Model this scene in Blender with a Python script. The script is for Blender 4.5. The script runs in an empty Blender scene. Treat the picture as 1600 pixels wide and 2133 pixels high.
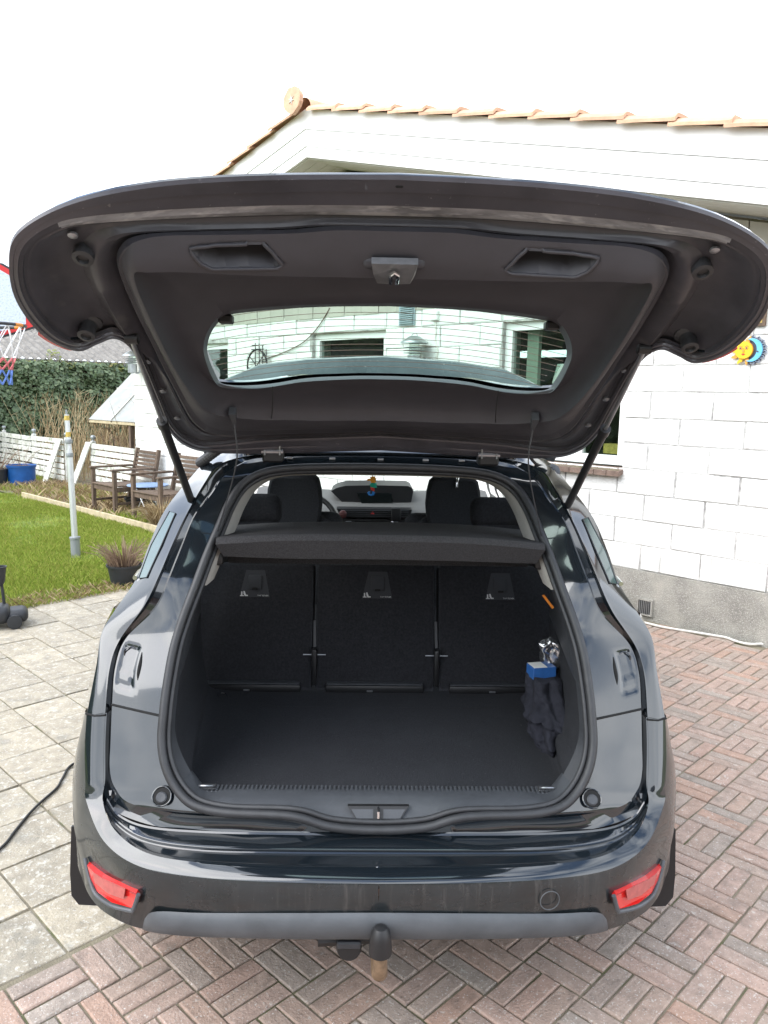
import bpy, bmesh, math, random
from mathutils import Vector, Matrix, noise
random.seed(7)
R = math.radians
SC = bpy.context.scene
COL = SC.collection

# ------------------------------------------------------------------ camera, sky, sun, exposure
cam_data = bpy.data.cameras.new("camera")
cam = bpy.data.objects.new("camera", cam_data)
COL.objects.link(cam)
cam_data.sensor_fit = 'HORIZONTAL'
cam_data.sensor_width = 36.0
cam_data.lens = 36.6
cam_data.clip_end = 2000
_f = Vector((math.sin(R(1.435)) * math.cos(R(8.58)), math.cos(R(1.435)) * math.cos(R(8.58)), -math.sin(R(8.58))))
_q = _f.to_track_quat('-Z', 'Y')
cam.matrix_world = Matrix.Translation((-0.05, 0.0, 1.767)) @ _q.to_matrix().to_4x4() @ Matrix.Rotation(R(1.05), 4, 'Z')
SC.camera = cam

SUN_EL, SUN_AZ = R(47), R(245)          # azimuth clockwise from +Y
world = bpy.data.worlds.new("World")
SC.world = world
world.use_nodes = True
wn, wl = world.node_tree.nodes, world.node_tree.links
wn.clear()
w_out = wn.new('ShaderNodeOutputWorld')
w_bg = wn.new('ShaderNodeBackground')
w_sky = wn.new('ShaderNodeTexSky')
w_sky.sky_type = 'NISHITA'
w_sky.sun_disc = False
w_sky.sun_elevation = SUN_EL
w_sky.sun_rotation = SUN_AZ
w_tc = wn.new('ShaderNodeTexCoord')
w_no = wn.new('ShaderNodeTexNoise')
w_no.inputs['Scale'].default_value = 2.6
w_no.inputs['Detail'].default_value = 7
w_no.inputs['Roughness'].default_value = 0.55
w_map = wn.new('ShaderNodeMapping')
w_map.inputs['Location'].default_value = (4.3, 1.7, 0.4)
w_map.inputs['Scale'].default_value = (1, 1, 1.6)
w_rmp = wn.new('ShaderNodeValToRGB')
w_rmp.color_ramp.elements[0].position = 0.40
w_rmp.color_ramp.elements[1].position = 0.60
w_sep = wn.new('ShaderNodeSeparateXYZ')
w_hz = wn.new('ShaderNodeMapRange')      # cloud layers close up towards the horizon all round
w_hz.inputs['From Min'].default_value = 0.34
w_hz.inputs['From Max'].default_value = 0.62
w_hz.inputs['To Min'].default_value = 1.0
w_hz.inputs['To Max'].default_value = 0.0
w_max = wn.new('ShaderNodeMath')
w_max.operation = 'MAXIMUM'
w_mix = wn.new('ShaderNodeMix')
w_mix.data_type = 'RGBA'
CLOUD = 9.0
w_n2 = wn.new('ShaderNodeTexNoise')
w_n2.inputs['Scale'].default_value = 3.4
w_n2.inputs['Detail'].default_value = 5
w_r2 = wn.new('ShaderNodeValToRGB')
w_r2.color_ramp.elements[0].color = (CLOUD * .68, CLOUD * .74, CLOUD * .82, 1)
w_r2.color_ramp.elements[1].color = (CLOUD * .96, CLOUD, CLOUD * 1.05, 1)
w_r2.color_ramp.elements[0].position = .35
w_r2.color_ramp.elements[1].position = .62
wl.new(w_tc.outputs['Generated'], w_map.inputs['Vector'])
wl.new(w_map.outputs['Vector'], w_no.inputs['Vector'])
wl.new(w_map.outputs['Vector'], w_n2.inputs['Vector'])
wl.new(w_n2.outputs['Fac'], w_r2.inputs['Fac'])
wl.new(w_no.outputs['Fac'], w_rmp.inputs['Fac'])
wl.new(w_tc.outputs['Generated'], w_sep.inputs['Vector'])
wl.new(w_sep.outputs['Z'], w_hz.inputs['Value'])
wl.new(w_rmp.outputs['Color'], w_max.inputs[0])
wl.new(w_hz.outputs['Result'], w_max.inputs[1])
wl.new(w_max.outputs['Value'], w_mix.inputs[0])
wl.new(w_sky.outputs['Color'], w_mix.inputs[6])
wl.new(w_r2.outputs['Color'], w_mix.inputs[7])
wl.new(w_mix.outputs[2], w_bg.inputs['Color'])
w_bg.inputs['Strength'].default_value = 0.10
wl.new(w_bg.outputs['Background'], w_out.inputs['Surface'])

sun_data = bpy.data.lights.new("sun", 'SUN')
sun_data.energy = 0.9
sun_data.angle = R(60)
sun_data.color = (1.0, 0.975, 0.94)
sun = bpy.data.objects.new("sun", sun_data)
COL.objects.link(sun)
_sd = Vector((math.sin(SUN_AZ) * math.cos(SUN_EL), math.cos(SUN_AZ) * math.cos(SUN_EL), math.sin(SUN_EL)))
sun.rotation_euler = _sd.to_track_quat('Z', 'Y').to_euler()
sun.location = _sd * 30

SC.view_settings.view_transform = 'Standard'
SC.view_settings.look = 'None'
SC.view_settings.exposure = 1.95
SC.view_settings.gamma = 1.0
SC.view_settings.use_curve_mapping = False
SC.render.engine = 'CYCLES'
SC.cycles.max_bounces = 8
SC.cycles.transparent_max_bounces = 16
SC.cycles.use_denoising = True
SC.cycles.caustics_reflective = False
SC.cycles.caustics_refractive = False

# ------------------------------------------------------------------ helpers
def cr(pts, n=5, closed=False):
    """Catmull-Rom through pts with n steps per span."""
    P = [Vector(p) for p in pts]
    m = len(P)
    out = []
    spans = m if closed else m - 1
    for i in range(spans):
        p1, p2 = P[i % m], P[(i + 1) % m]
        p0 = P[(i - 1) % m] if (closed or i > 0) else p1 * 2 - p2
        p3 = P[(i + 2) % m] if (closed or i + 2 < m) else p2 * 2 - p1
        for k in range(n):
            t = k / n
            out.append(0.5 * ((2 * p1) + (p2 - p0) * t + (2 * p0 - 5 * p1 + 4 * p2 - p3) * t * t + (3 * p1 - p0 - 3 * p2 + p3) * t ** 3))
    if not closed:
        out.append(P[-1].copy())
    return out

def resample(pts, n):
    P = [Vector(p) for p in pts]
    L = [0.0]
    for a, b in zip(P, P[1:]):
        L.append(L[-1] + (b - a).length)
    out, j = [], 0
    for i in range(n):
        d = L[-1] * i / (n - 1)
        while j < len(P) - 2 and L[j + 1] < d:
            j += 1
        s = L[j + 1] - L[j]
        out.append(P[j].lerp(P[j + 1], (d - L[j]) / s if s > 1e-9 else 0))
    return out

class MB:
    """Collects geometry for one mesh object."""
    def __init__(self):
        self.v, self.f = [], []
    def add(self, vs, fs):
        o = len(self.v)
        self.v += [tuple(p) for p in vs]
        self.f += [tuple(o + i for i in q) for q in fs]
        return self
    def box(self, c, s, M=None):
        x, y, z = s[0] / 2, s[1] / 2, s[2] / 2
        vs = [Vector((a, b, d)) for a in (-x, x) for b in (-y, y) for d in (-z, z)]
        if M is not None:
            vs = [M @ p for p in vs]
        vs = [p + Vector(c) for p in vs]
        return self.add(vs, [(0, 1, 3, 2), (4, 6, 7, 5), (0, 4, 5, 1), (2, 3, 7, 6), (0, 2, 6, 4), (1, 5, 7, 3)])
    def bx(self, x0, x1, y0, y1, z0, z1):
        return self.box(((x0 + x1) / 2, (y0 + y1) / 2, (z0 + z1) / 2), (abs(x1 - x0), abs(y1 - y0), abs(z1 - z0)))
    def cbox(self, c, s, b=.006, M=None):
        """box with chamfered edges (rounded read, 26 faces)"""
        x, y, z = s[0] / 2, s[1] / 2, s[2] / 2
        b = min(b, x * .9, y * .9, z * .9)
        bm = bmesh.new()
        bmesh.ops.create_cube(bm, size=1)
        for p in bm.verts:
            p.co = Vector((p.co.x * 2 * x, p.co.y * 2 * y, p.co.z * 2 * z))
        bmesh.ops.bevel(bm, geom=bm.edges[:], offset=b, segments=1, affect='EDGES')
        bm.verts.index_update()
        vs = [p.co.copy() for p in bm.verts]
        if M is not None:
            vs = [M @ p for p in vs]
        fs = [[p.index for p in f.verts] for f in bm.faces]
        bm.free()
        return self.add([p + Vector(c) for p in vs], fs)
    def rbox(self, c, s, b, seg=3, M=None):
        bm = bmesh.new()
        bmesh.ops.create_cube(bm, size=1)
        for p in bm.verts:
            p.co = Vector((p.co.x * s[0], p.co.y * s[1], p.co.z * s[2]))
        bmesh.ops.bevel(bm, geom=bm.edges[:], offset=min(b, .49 * min(s)), segments=seg, affect='EDGES', profile=.5)
        bm.verts.index_update()
        vs = [p.co.copy() for p in bm.verts]
        if M is not None:
            vs = [M @ p for p in vs]
        fs = [[p.index for p in f.verts] for f in bm.faces]
        bm.free()
        return self.add([p + Vector(c) for p in vs], fs)
    def bar(self, a, b, w, h, up=(0, 0, 1)):
        a, b = Vector(a), Vector(b)
        d = (b - a)
        L = d.length
        d.normalize()
        up = Vector(up)
        if abs(d.dot(up)) > .98:
            up = Vector((0, 1, 0))
        x = d.cross(up).normalized()
        z = x.cross(d)
        M = Matrix((x, d, z)).transposed()
        return self.cbox((a + b) / 2, (w, L, h), min(w, h) * .12, M)
    def tube(self, path, r, n=8, closed=False, cap=True):
        P = [Vector(p) for p in path]
        m = len(P)
        rs = r if isinstance(r, (list, tuple)) else [r] * m
        vs, fs = [], []
        prev = None
        for i, p in enumerate(P):
            if closed:
                t = P[(i + 1) % m] - P[(i - 1) % m]
            else:
                t = P[min(i + 1, m - 1)] - P[max(i - 1, 0)]
            t.normalize()
            if prev is None:
                a = Vector((0, 0, 1)) if abs(t.z) < .9 else Vector((1, 0, 0))
                x = t.cross(a).normalized()
            else:
                x = (prev - t * prev.dot(t)).normalized()
            prev = x
            y = t.cross(x)
            for k in range(n):
                an = 2 * math.pi * k / n
                vs.append(p + (x * math.cos(an) + y * math.sin(an)) * rs[i])
        for i in range(m if closed else m - 1):
            j = (i + 1) % m
            for k in range(n):
                k2 = (k + 1) % n
                fs.append((i * n + k, i * n + k2, j * n + k2, j * n + k))
        if cap and not closed:
            fs.append(tuple(range(n))[::-1])
            fs.append(tuple((m - 1) * n + k for k in range(n)))
        return self.add(vs, fs)
    def lathe(self, prof, c, axis=(0, 0, 1), n=20, M=None):
        """prof: (radius, height) list along axis through c"""
        ax = Vector(axis).normalized()
        a = Vector((0, 0, 1)) if abs(ax.z) < .9 else Vector((1, 0, 0))
        x = ax.cross(a).normalized()
        y = ax.cross(x)
        vs, fs = [], []
        for (r, h) in prof:
            for k in range(n):
                an = 2 * math.pi * k / n
                vs.append(Vector(c) + ax * h + (x * math.cos(an) + y * math.sin(an)) * max(r, 1e-5))
        for i in range(len(prof) - 1):
            for k in range(n):
                k2 = (k + 1) % n
                fs.append((i * n + k, i * n + k2, (i + 1) * n + k2, (i + 1) * n + k))
        fs.append(tuple(range(n))[::-1])
        fs.append(tuple((len(prof) - 1) * n + k for k in range(n)))
        return self.add(vs, fs)
    def loft(self, rings, closed=False):
        n = len(rings[0])
        vs = [p for r in rings for p in r]
        fs = []
        for i in range(len(rings) - 1):
            for k in range(n if closed else n - 1):
                k2 = (k + 1) % n
                fs.append((i * n + k, i * n + k2, (i + 1) * n + k2, (i + 1) * n + k))
        return self.add(vs, fs)
    def prism(self, outline, d):
        """outline: list of 3D points of a flat polygon, extruded by vector d"""
        n = len(outline)
        d = Vector(d)
        a = [Vector(p) for p in outline]
        vs = a + [p + d for p in a]
        fs = [tuple(range(n))[::-1], tuple(range(n, 2 * n))]
        for i in range(n):
            j = (i + 1) % n
            fs.append((i, j, n + j, n + i))
        return self.add(vs, fs)
    def mirror(self):
        o = len(self.v)
        self.v += [(-x, y, z) for x, y, z in self.v]
        self.f += [tuple(o + i for i in q)[::-1] for q in list(self.f)]
        return self
    def build(self, name, mat, parent=None, off=(0, 0, 0), label=None, smooth=35, weld=0, kind=None):
        me = bpy.data.meshes.new(name)
        ox, oy, oz = off
        me.from_pydata([(x - ox, y - oy, z - oz) for x, y, z in self.v], [], self.f)
        if weld or smooth:
            bm = bmesh.new()
            bm.from_mesh(me)
            if weld:
                bmesh.ops.remove_doubles(bm, verts=bm.verts[:], dist=weld)
            bmesh.ops.recalc_face_normals(bm, faces=bm.faces[:])
            bm.to_mesh(me)
            bm.free()
        if smooth:
            me.shade_smooth()
            me.set_sharp_from_angle(angle=R(smooth))
        if mat is not None:
            me.materials.append(mat)
        return link(name, me, parent, label, kind)

def link(name, me, parent=None, label=None, kind=None):
    o = bpy.data.objects.new(name, me)
    COL.objects.link(o)
    if parent is not None:
        o.parent = parent
    if label:
        o['label'] = label
    if kind:
        o['kind'] = kind
    return o

def tag(o, label, cat, group=None, kind=None):
    o['label'] = label
    o['category'] = cat
    if group:
        o['group'] = group
    if kind:
        o['kind'] = kind
    return o

def thing(name, loc, label, cat, rz=0, group=None):
    o = bpy.data.objects.new(name, None)
    COL.objects.link(o)
    o.location = loc
    o.rotation_euler = (0, 0, rz)
    o.empty_display_size = .1
    return tag(o, label, cat, group)

def mirror_pts(P):
    return [Vector((-p[0], p[1], p[2])) for p in P]

def full(half):
    """half loop from centre to centre on +X -> closed ring round both sides"""
    P = [Vector(p) for p in half]
    return P + [Vector((-p.x, p.y, p.z)) for p in reversed(P[1:-1])]

# ------------------------------------------------------------------ materials
def _nodes(name):
    m = bpy.data.materials.new(name)
    m.use_nodes = True
    nt = m.node_tree
    return m, nt, nt.nodes, nt.links, nt.nodes['Principled BSDF']

def mat(name, col, rough=.6, metal=0., coat=0., var=.0, vscale=8., bump=0., bscale=60., rand=0., spec=.5, emit=None,
        spots=None, coat_ior=1.5, streak=None, stretch=(1, 1, 1), sheen=0., rvar=0., island=0.):
    """Principled with procedural colour variation, speckles, streaks and fine relief."""
    m, nt, N, L, B = _nodes(name)
    B.inputs['Roughness'].default_value = rough
    B.inputs['Metallic'].default_value = metal
    B.inputs['Coat Weight'].default_value = coat
    B.inputs['Coat Roughness'].default_value = .03
    B.inputs['Coat IOR'].default_value = coat_ior
    B.inputs['Specular IOR Level'].default_value = spec
    B.inputs['Sheen Weight'].default_value = sheen
    tc = N.new('ShaderNodeTexCoord')
    mp = N.new('ShaderNodeMapping')
    mp.inputs['Scale'].default_value = stretch
    L.new(tc.outputs['Object'], mp.inputs['Vector'])
    vec = mp.outputs['Vector']
    if rand:                                   # each copy its own place in the noise
        oi = N.new('ShaderNodeObjectInfo')
        add = N.new('ShaderNodeVectorMath')
        add.operation = 'ADD'
        cx = N.new('ShaderNodeCombineXYZ')
        mu = N.new('ShaderNodeMath')
        mu.operation = 'MULTIPLY'
        mu.inputs[1].default_value = 37.0
        L.new(oi.outputs['Random'], mu.inputs[0])
        L.new(mu.outputs[0], cx.inputs['X'])
        L.new(mu.outputs[0], cx.inputs['Z'])
        L.new(vec, add.inputs[0])
        L.new(cx.outputs[0], add.inputs[1])
        vec = add.outputs[0]
    def mixc(fac, a, b, blend='MIX'):
        x = N.new('ShaderNodeMix')
        x.data_type = 'RGBA'
        x.blend_type = blend
        for sock, val in ((0, fac), (6, a), (7, b)):
            if hasattr(val, 'links'):
                L.new(val, x.inputs[sock])
            else:
                x.inputs[sock].default_value = val
        return x.outputs[2]
    def noi(scale, detail=5, rough=.6, v=None):
        x = N.new('ShaderNodeTexNoise')
        x.inputs['Scale'].default_value = scale
        x.inputs['Detail'].default_value = detail
        x.inputs['Roughness'].default_value = rough
        L.new(v if v is not None else vec, x.inputs['Vector'])
        return x.outputs['Fac']
    def ramp(fac, p0, p1, c0=(0, 0, 0, 1), c1=(1, 1, 1, 1)):
        x = N.new('ShaderNodeValToRGB')
        x.color_ramp.elements[0].position = p0
        x.color_ramp.elements[1].position = p1
        x.color_ramp.elements[0].color = c0
        x.color_ramp.elements[1].color = c1
        L.new(fac, x.inputs['Fac'])
        return x.outputs['Color']
    c4 = lambda c, k=1.: (min(1, c[0] * k), min(1, c[1] * k), min(1, c[2] * k), 1)
    out = c4(col)
    if isinstance(rand, (list, tuple)) or isinstance(island, (list, tuple)):
        cols = rand if isinstance(rand, (list, tuple)) else island
        x = N.new('ShaderNodeValToRGB')
        e = x.color_ramp.elements
        while len(e) < len(cols):
            e.new(.5)
        for i, cc in enumerate(cols):
            e[i].position = i / (len(cols) - 1)
            e[i].color = c4(cc)
        if isinstance(rand, (list, tuple)):
            L.new(oi.outputs['Random'], x.inputs['Fac'])
        else:
            ge = N.new('ShaderNodeNewGeometry')
            L.new(ge.outputs['Random Per Island'], x.inputs['Fac'])
        out = x.outputs['Color']
    elif rand:
        f = N.new('ShaderNodeMapRange')
        f.inputs['To Min'].default_value = 1 - rand
        f.inputs['To Max'].default_value = 1 + rand
        L.new(oi.outputs['Random'], f.inputs['Value'])
        g = N.new('ShaderNodeCombineColor')
        for i in range(3):
            L.new(f.outputs[0], g.inputs[i])
        out = mixc(1.0, c4(col), g.outputs[0], 'MULTIPLY')
    if var:
        lo = (1 - var,) * 3 + (1,)
        hi = (1 + var * .6,) * 3 + (1,)
        out = mixc(1.0, out, ramp(noi(vscale), .3, .7, lo, hi), 'MULTIPLY')
    if spots:
        for (sc, p0, p1, cc, amt) in spots:
            fac = ramp(noi(sc, 3, .65), p0, p1, (0, 0, 0, 1), (amt, amt, amt, 1))
            out = mixc(fac, out, c4(cc))
    if streak:
        (sv, p0, p1, cc, amt, msc, m0, m1) = streak
        mp2 = N.new('ShaderNodeMapping')
        mp2.inputs['Scale'].default_value = sv
        L.new(vec if rand else tc.outputs['Object'], mp2.inputs['Vector'])
        fac = ramp(noi(1.0, 4, .6, mp2.outputs['Vector']), p0, p1, (0, 0, 0, 1), (amt, amt, amt, 1))
        msk = ramp(noi(msc, 2), m0, m1)
        fac = mixc(1.0, fac, msk, 'MULTIPLY')
        out = mixc(fac, out, c4(cc))
    if hasattr(out, 'links'):
        L.new(out, B.inputs['Base Color'])
    else:
        B.inputs['Base Color'].default_value = out
    if rvar:
        mr = N.new('ShaderNodeMapRange')
        mr.inputs['From Min'].default_value = .3
        mr.inputs['From Max'].default_value = .7
        mr.inputs['To Min'].default_value = max(0, rough - rvar)
        mr.inputs['To Max'].default_value = rough + rvar
        L.new(noi(vscale * .7), mr.inputs['Value'])
        L.new(mr.outputs[0], B.inputs['Roughness'])
    if bump:
        b = N.new('ShaderNodeBump')
        b.inputs['Strength'].default_value = bump
        b.inputs['Distance'].default_value = .01
        L.new(noi(bscale, 4), b.inputs['Height'])
        L.new(b.outputs[0], B.inputs['Normal'])
    if emit:
        B.inputs['Emission Color'].default_value = c4(emit[0])
        B.inputs['Emission Strength'].default_value = emit[1]
    return m

def glass(name, tint=(.85, .92, .9), refl=1.0, dirt=.0, rough=0.):
    """Thin pane: clear with Fresnel reflection, plus a film of dust."""
    m, nt, N, L, B = _nodes(name)
    N.remove(B)
    out = [n for n in N if n.type == 'OUTPUT_MATERIAL'][0]
    tr = N.new('ShaderNodeBsdfTransparent')
    tr.inputs['Color'].default_value = (*tint, 1)
    gl = N.new('ShaderNodeBsdfGlossy')
    gl.inputs['Roughness'].default_value = rough
    gl.inputs['Color'].default_value = (1, 1, 1, 1)
    fr = N.new('ShaderNodeLayerWeight')        # Schlick term, the same from either side of the pane
    fr.inputs['Blend'].default_value = .5
    pw = N.new('ShaderNodeMath')
    pw.operation = 'POWER'
    pw.inputs[1].default_value = 5.
    L.new(fr.outputs['Facing'], pw.inputs[0])
    mu = N.new('ShaderNodeMath')
    mu.operation = 'MULTIPLY_ADD'
    mu.inputs[1].default_value = .92 * refl
    mu.inputs[2].default_value = .06 * refl
    L.new(pw.outputs[0], mu.inputs[0])
    mx = N.new('ShaderNodeMixShader')
    L.new(mu.outputs[0], mx.inputs[0])
    L.new(tr.outputs[0], mx.inputs[1])
    L.new(gl.outputs[0], mx.inputs[2])
    last = mx.outputs[0]
    if dirt:
        df = N.new('ShaderNodeBsdfDiffuse')
        df.inputs['Color'].default_value = (.55, .6, .58, 1)
        nz = N.new('ShaderNodeTexNoise')
        nz.inputs['Scale'].default_value = 30
        nz.inputs['Detail'].default_value = 6
        tcn = N.new('ShaderNodeTexCoord')
        L.new(tcn.outputs['Object'], nz.inputs['Vector'])
        rp = N.new('ShaderNodeMapRange')
        rp.inputs['From Min'].default_value = .35
        rp.inputs['From Max'].default_value = .75
        rp.inputs['To Min'].default_value = dirt * .4
        rp.inputs['To Max'].default_value = dirt * 1.5
        L.new(nz.outputs['Fac'], rp.inputs['Value'])
        m2 = N.new('ShaderNodeMixShader')
        L.new(rp.outputs[0], m2.inputs[0])
        L.new(last, m2.inputs[1])
        L.new(df.outputs[0], m2.inputs[2])
        last = m2.outputs[0]
    L.new(last, out.inputs['Surface'])
    return m

M = {}
# -- setting materials
M['joint'] = mat('joint_sand', (.235, .205, .145), .95, var=.35, vscale=9, bump=.6, bscale=160, spots=[(5, .52, .66, (.085, .105, .03), .75), (90, .62, .72, (.28, .26, .22), .6)])
_pv = [(.375, .262, .205), (.335, .27, .225), (.40, .285, .232), (.30, .255, .215), (.43, .305, .248), (.36, .275, .225), (.40, .262, .198), (.35, .295, .25), (.385, .252, .198)]
_psp = [(34, .62, .72, (.58, .55, .50), .55), (150, .61, .66, (.62, .60, .56), .75), (110, .64, .70, (.10, .085, .07), .6), (7, .56, .72, (.15, .125, .105), .55)]
M['paver'] = mat('paver_clay', (.28, .2, .16), .9, var=.22, vscale=26, bump=.55, bscale=110, rand=_pv, spots=_psp)
M['paver_far'] = mat('paver_clay_far', (.28, .2, .16), .9, var=.22, vscale=26, bump=.55, bscale=110, island=_pv, spots=_psp)
_sl = [(.375, .328, .248), (.425, .372, .285), (.345, .305, .238), (.405, .357, .275)]
_ssp = [(30, .56, .66, (.60, .57, .50), .6), (80, .58, .66, (.60, .58, .53), .7), (9, .56, .70, (.22, .21, .18), .55), (48, .62, .70, (.16, .15, .12), .5)]
M['slab'] = mat('slab_concrete', (.38, .36, .31), .9, var=.25, vscale=14, bump=.5, bscale=120, rand=_sl, spots=_ssp)
M['slab_far'] = mat('slab_concrete_far', (.38, .36, .31), .9, var=.25, vscale=14, bump=.5, bscale=120, island=_sl, spots=_ssp)
M['earth'] = mat('earth', (.17, .13, .085), .95, var=.5, vscale=3, bump=.8, bscale=30, spots=[(12, .5, .65, (.30, .25, .15), .8), (2.2, .5, .62, (.10, .14, .035), .7)])
M['lawn'] = mat('lawn_soil', (.15, .21, .025), .95, var=.45, vscale=5, bump=.8, bscale=60, spots=[(3.5, .52, .66, (.26, .27, .04), .7)])
M['ground'] = mat('ground_far', (.14, .15, .06), .95, var=.4, vscale=.3)
M['grass'] = mat('grass_blade', (.2, .3, .03), .7, island=[(.16, .24, .025), (.24, .33, .04), (.32, .38, .06), (.36, .34, .09), (.20, .29, .03)], spec=.3)
M['drygrass'] = mat('dry_grass', (.4, .3, .16), .8, island=[(.42, .32, .18), (.52, .42, .26), (.30, .21, .11), (.22, .15, .08), (.46, .35, .2)], spec=.2)
M['wallwhite'] = mat('white_wash', (.80, .80, .775), .85, var=.05, vscale=5, bump=.8, bscale=38,
    spots=[(70, .66, .72, (.45, .44, .42), .5)], streak=((30, 30, 1.4), .56, .68, (.42, .41, .39), .5, 1.3, .50, .62), rand=.03)
M['wallfoot'] = mat('white_wash_stained', (.78, .775, .74), .88, var=.08, vscale=5, bump=.5, bscale=45, streak=((34, 34, 1.0), .54, .66, (.30, .29, .27), .75, 1.6, .46, .58), rand=.03)
M['mortar'] = mat('mortar_white', (.56, .55, .53), .9, var=.4, vscale=14, bump=.7, bscale=60, spots=[(6, .48, .66, (.20, .195, .185), .85)])
M['plinth'] = mat('plinth_render', (.37, .355, .315), .92, var=.35, vscale=4, bump=1.0, bscale=150, spots=[(150, .54, .62, (.58, .56, .50), .85), (60, .62, .7, (.20, .19, .17), .7), (2.2, .55, .7, (.55, .52, .45), .6)])
M['trim'] = mat('white_paint', (.82, .82, .80), .45, var=.04, vscale=4)
M['board'] = mat('beige_cladding', (.42, .40, .345), .7, var=.10, vscale=6, rand=.05, stretch=(1, 1, .15))
M['soffit'] = mat('soffit_paint', (.55, .54, .49), .6, var=.06, vscale=5)
M['tile'] = mat('clay_tile', (.62, .385, .25), .75, var=.2, vscale=12, rand=.12, bump=.3, bscale=70)
M['darkroom'] = mat('dark_room', (.035, .030, .024), .9, var=.5, vscale=2.5)
M['pane'] = glass('window_pane', (.75, .82, .78), 1.0)
M['sill'] = mat('sill_tile', (.17, .115, .09), .6, var=.3, vscale=20, bump=.3, spots=[(60, .64, .70, (.5, .46, .42), .7)], rand=.1)
M['galv'] = mat('galvanised_metal', (.42, .45, .46), .42, metal=.85, var=.2, vscale=12)
M['iron'] = mat('black_iron', (.02, .02, .022), .5, metal=.3)
M['ventblue'] = mat('grey_blue_plastic', (.30, .37, .40), .5)
M['cablewhite'] = mat('white_cable', (.72, .70, .64), .5, var=.1, vscale=20)
M['cableblack'] = mat('black_cable', (.015, .015, .016), .5)
M['wood'] = mat('weathered_wood', (.15, .105, .075), .85, var=.4, vscale=30, stretch=(1, 1, .2), bump=.5, bscale=60, rand=.15)
M['woodpale'] = mat('pale_plank', (.55, .46, .30), .8, var=.25, vscale=12)
M['fence'] = mat('old_white_fence_paint', (.74, .74, .69), .8, var=.2, vscale=9, rand=.1, spots=[(7, .54, .66, (.33, .36, .27), .8), (28, .60, .68, (.22, .19, .15), .6)], bump=.4, bscale=50)
M['leaf'] = mat('ivy_leaf', (.05, .09, .03), .45, island=[(.055, .090, .042), (.08, .125, .055), (.12, .175, .08), (.065, .10, .048), (.17, .22, .11), (.09, .12, .06)], spec=.5)
M['leaftop'] = mat('ivy_tip', (.16, .2, .05), .6, island=[(.13, .18, .05), (.22, .23, .07), (.10, .13, .04), (.26, .22, .09)], spec=.4)
M['fibre'] = mat('fibre_cement', (.21, .195, .175), .9, var=.35, vscale=5, bump=.5, bscale=40, spots=[(16, .56, .66, (.34, .32, .28), .7), (30, .6, .68, (.10, .10, .07), .6)])
M['poly'] = mat('cloudy_plastic_sheet', (.30, .31, .285), .3, var=.3, vscale=3, spots=[(4, .52, .7, (.20, .205, .17), .7)])
M['bluetub'] = mat('blue_plastic', (.012, .10, .36), .45, var=.2, vscale=8)
M['blackpot'] = mat('black_plastic_pot', (.028, .030, .033), .55, var=.2, vscale=20)
M['soil'] = mat('potting_soil', (.07, .05, .035), .95, bump=.8, bscale=60)
M['twig'] = mat('dead_twig', (.22, .145, .10), .9, island=[(.16, .10, .07), (.28, .19, .13), (.35, .26, .17), (.2, .12, .1)])
M['alu'] = mat('aluminium_tube', (.72, .74, .75), .42, metal=.55, var=.1, vscale=8)
M['tape'] = mat('yellow_tape', (.58, .42, .10), .6, var=.3, vscale=30)
M['greysleeve'] = mat('grey_sleeve', (.30, .32, .33), .55, metal=.3)
M['hoopboard'] = mat('hoop_board_face', (.62, .69, .76), .5, var=.12, vscale=90, spots=[(75, .5, .62, (.40, .48, .60), .7)])
M['red'] = mat('red_paint', (.60, .03, .03), .5)
M['orange'] = mat('orange_paint', (.62, .22, .03), .5)
M['hoopblack'] = mat('hoop_base_plastic', (.030, .032, .036), .5, var=.2, vscale=20)
M['netwhite'] = mat('net_white', (.75, .75, .76), .8)
M['netblue'] = mat('net_blue', (.12, .22, .55), .8)
M['netred'] = mat('net_red', (.60, .16, .17), .8)

# ------------------------------------------------------------------ setting: ground, paving, lawn
# The yard is laid out square to the house: local x runs along the gable wall (s), local y towards it (t).
YA = R(44.0)
YR = YA - R(90)
UU = Vector((math.cos(YA), math.sin(YA), 0))
VV = Vector((math.sin(YA), -math.cos(YA), 0))
def yard(s, t, z=0.):
    return VV * s + UU * t + Vector((0, 0, z))
def st_of(x, y):
    p = Vector((x, y, 0))
    return p.dot(VV), p.dot(UU)
_cm_i = cam.matrix_world.inverted()
def in_view(p, m=1.04):
    q = _cm_i @ Vector(p)
    if q.z > -.1:
        return False
    k = 36.6 / 18.0
    return abs(q.x / -q.z) * k < m and abs(q.y / -q.z) * k < m * 4 / 3

g = MB().add([(-400, -400, -.06), (400, -400, -.06), (400, 400, -.06), (-400, 400, -.06)], [(0, 1, 2, 3)]).build('ground', M['ground'], smooth=0, kind='structure')

def sheet(name, s0, s1, t0, t1, z, m, n=1):
    b = MB()
    P = [[(s0 + (s1 - s0) * i / n, t0 + (t1 - t0) * j / n, z) for i in range(n + 1)] for j in range(n + 1)]
    b.loft(P)
    o = b.build(name, m, smooth=0, kind='structure')
    o.rotation_euler = (0, 0, YR)
    return o

PITCH = .2025
paving = sheet('brick_paving', -3.9, 4.6, -4.2, 5.84, -.008, M['joint'])
patio = sheet('slab_patio', -6.42, -2.25, -3.0, 5.82, -.0065, M['joint'])
lawn = sheet('lawn', -19, -6.44, -9, 4.76, -.004, M['lawn'])
soil = sheet('garden_bed', -19, -6.44, 4.80, 14, .0, M['earth'])

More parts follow.
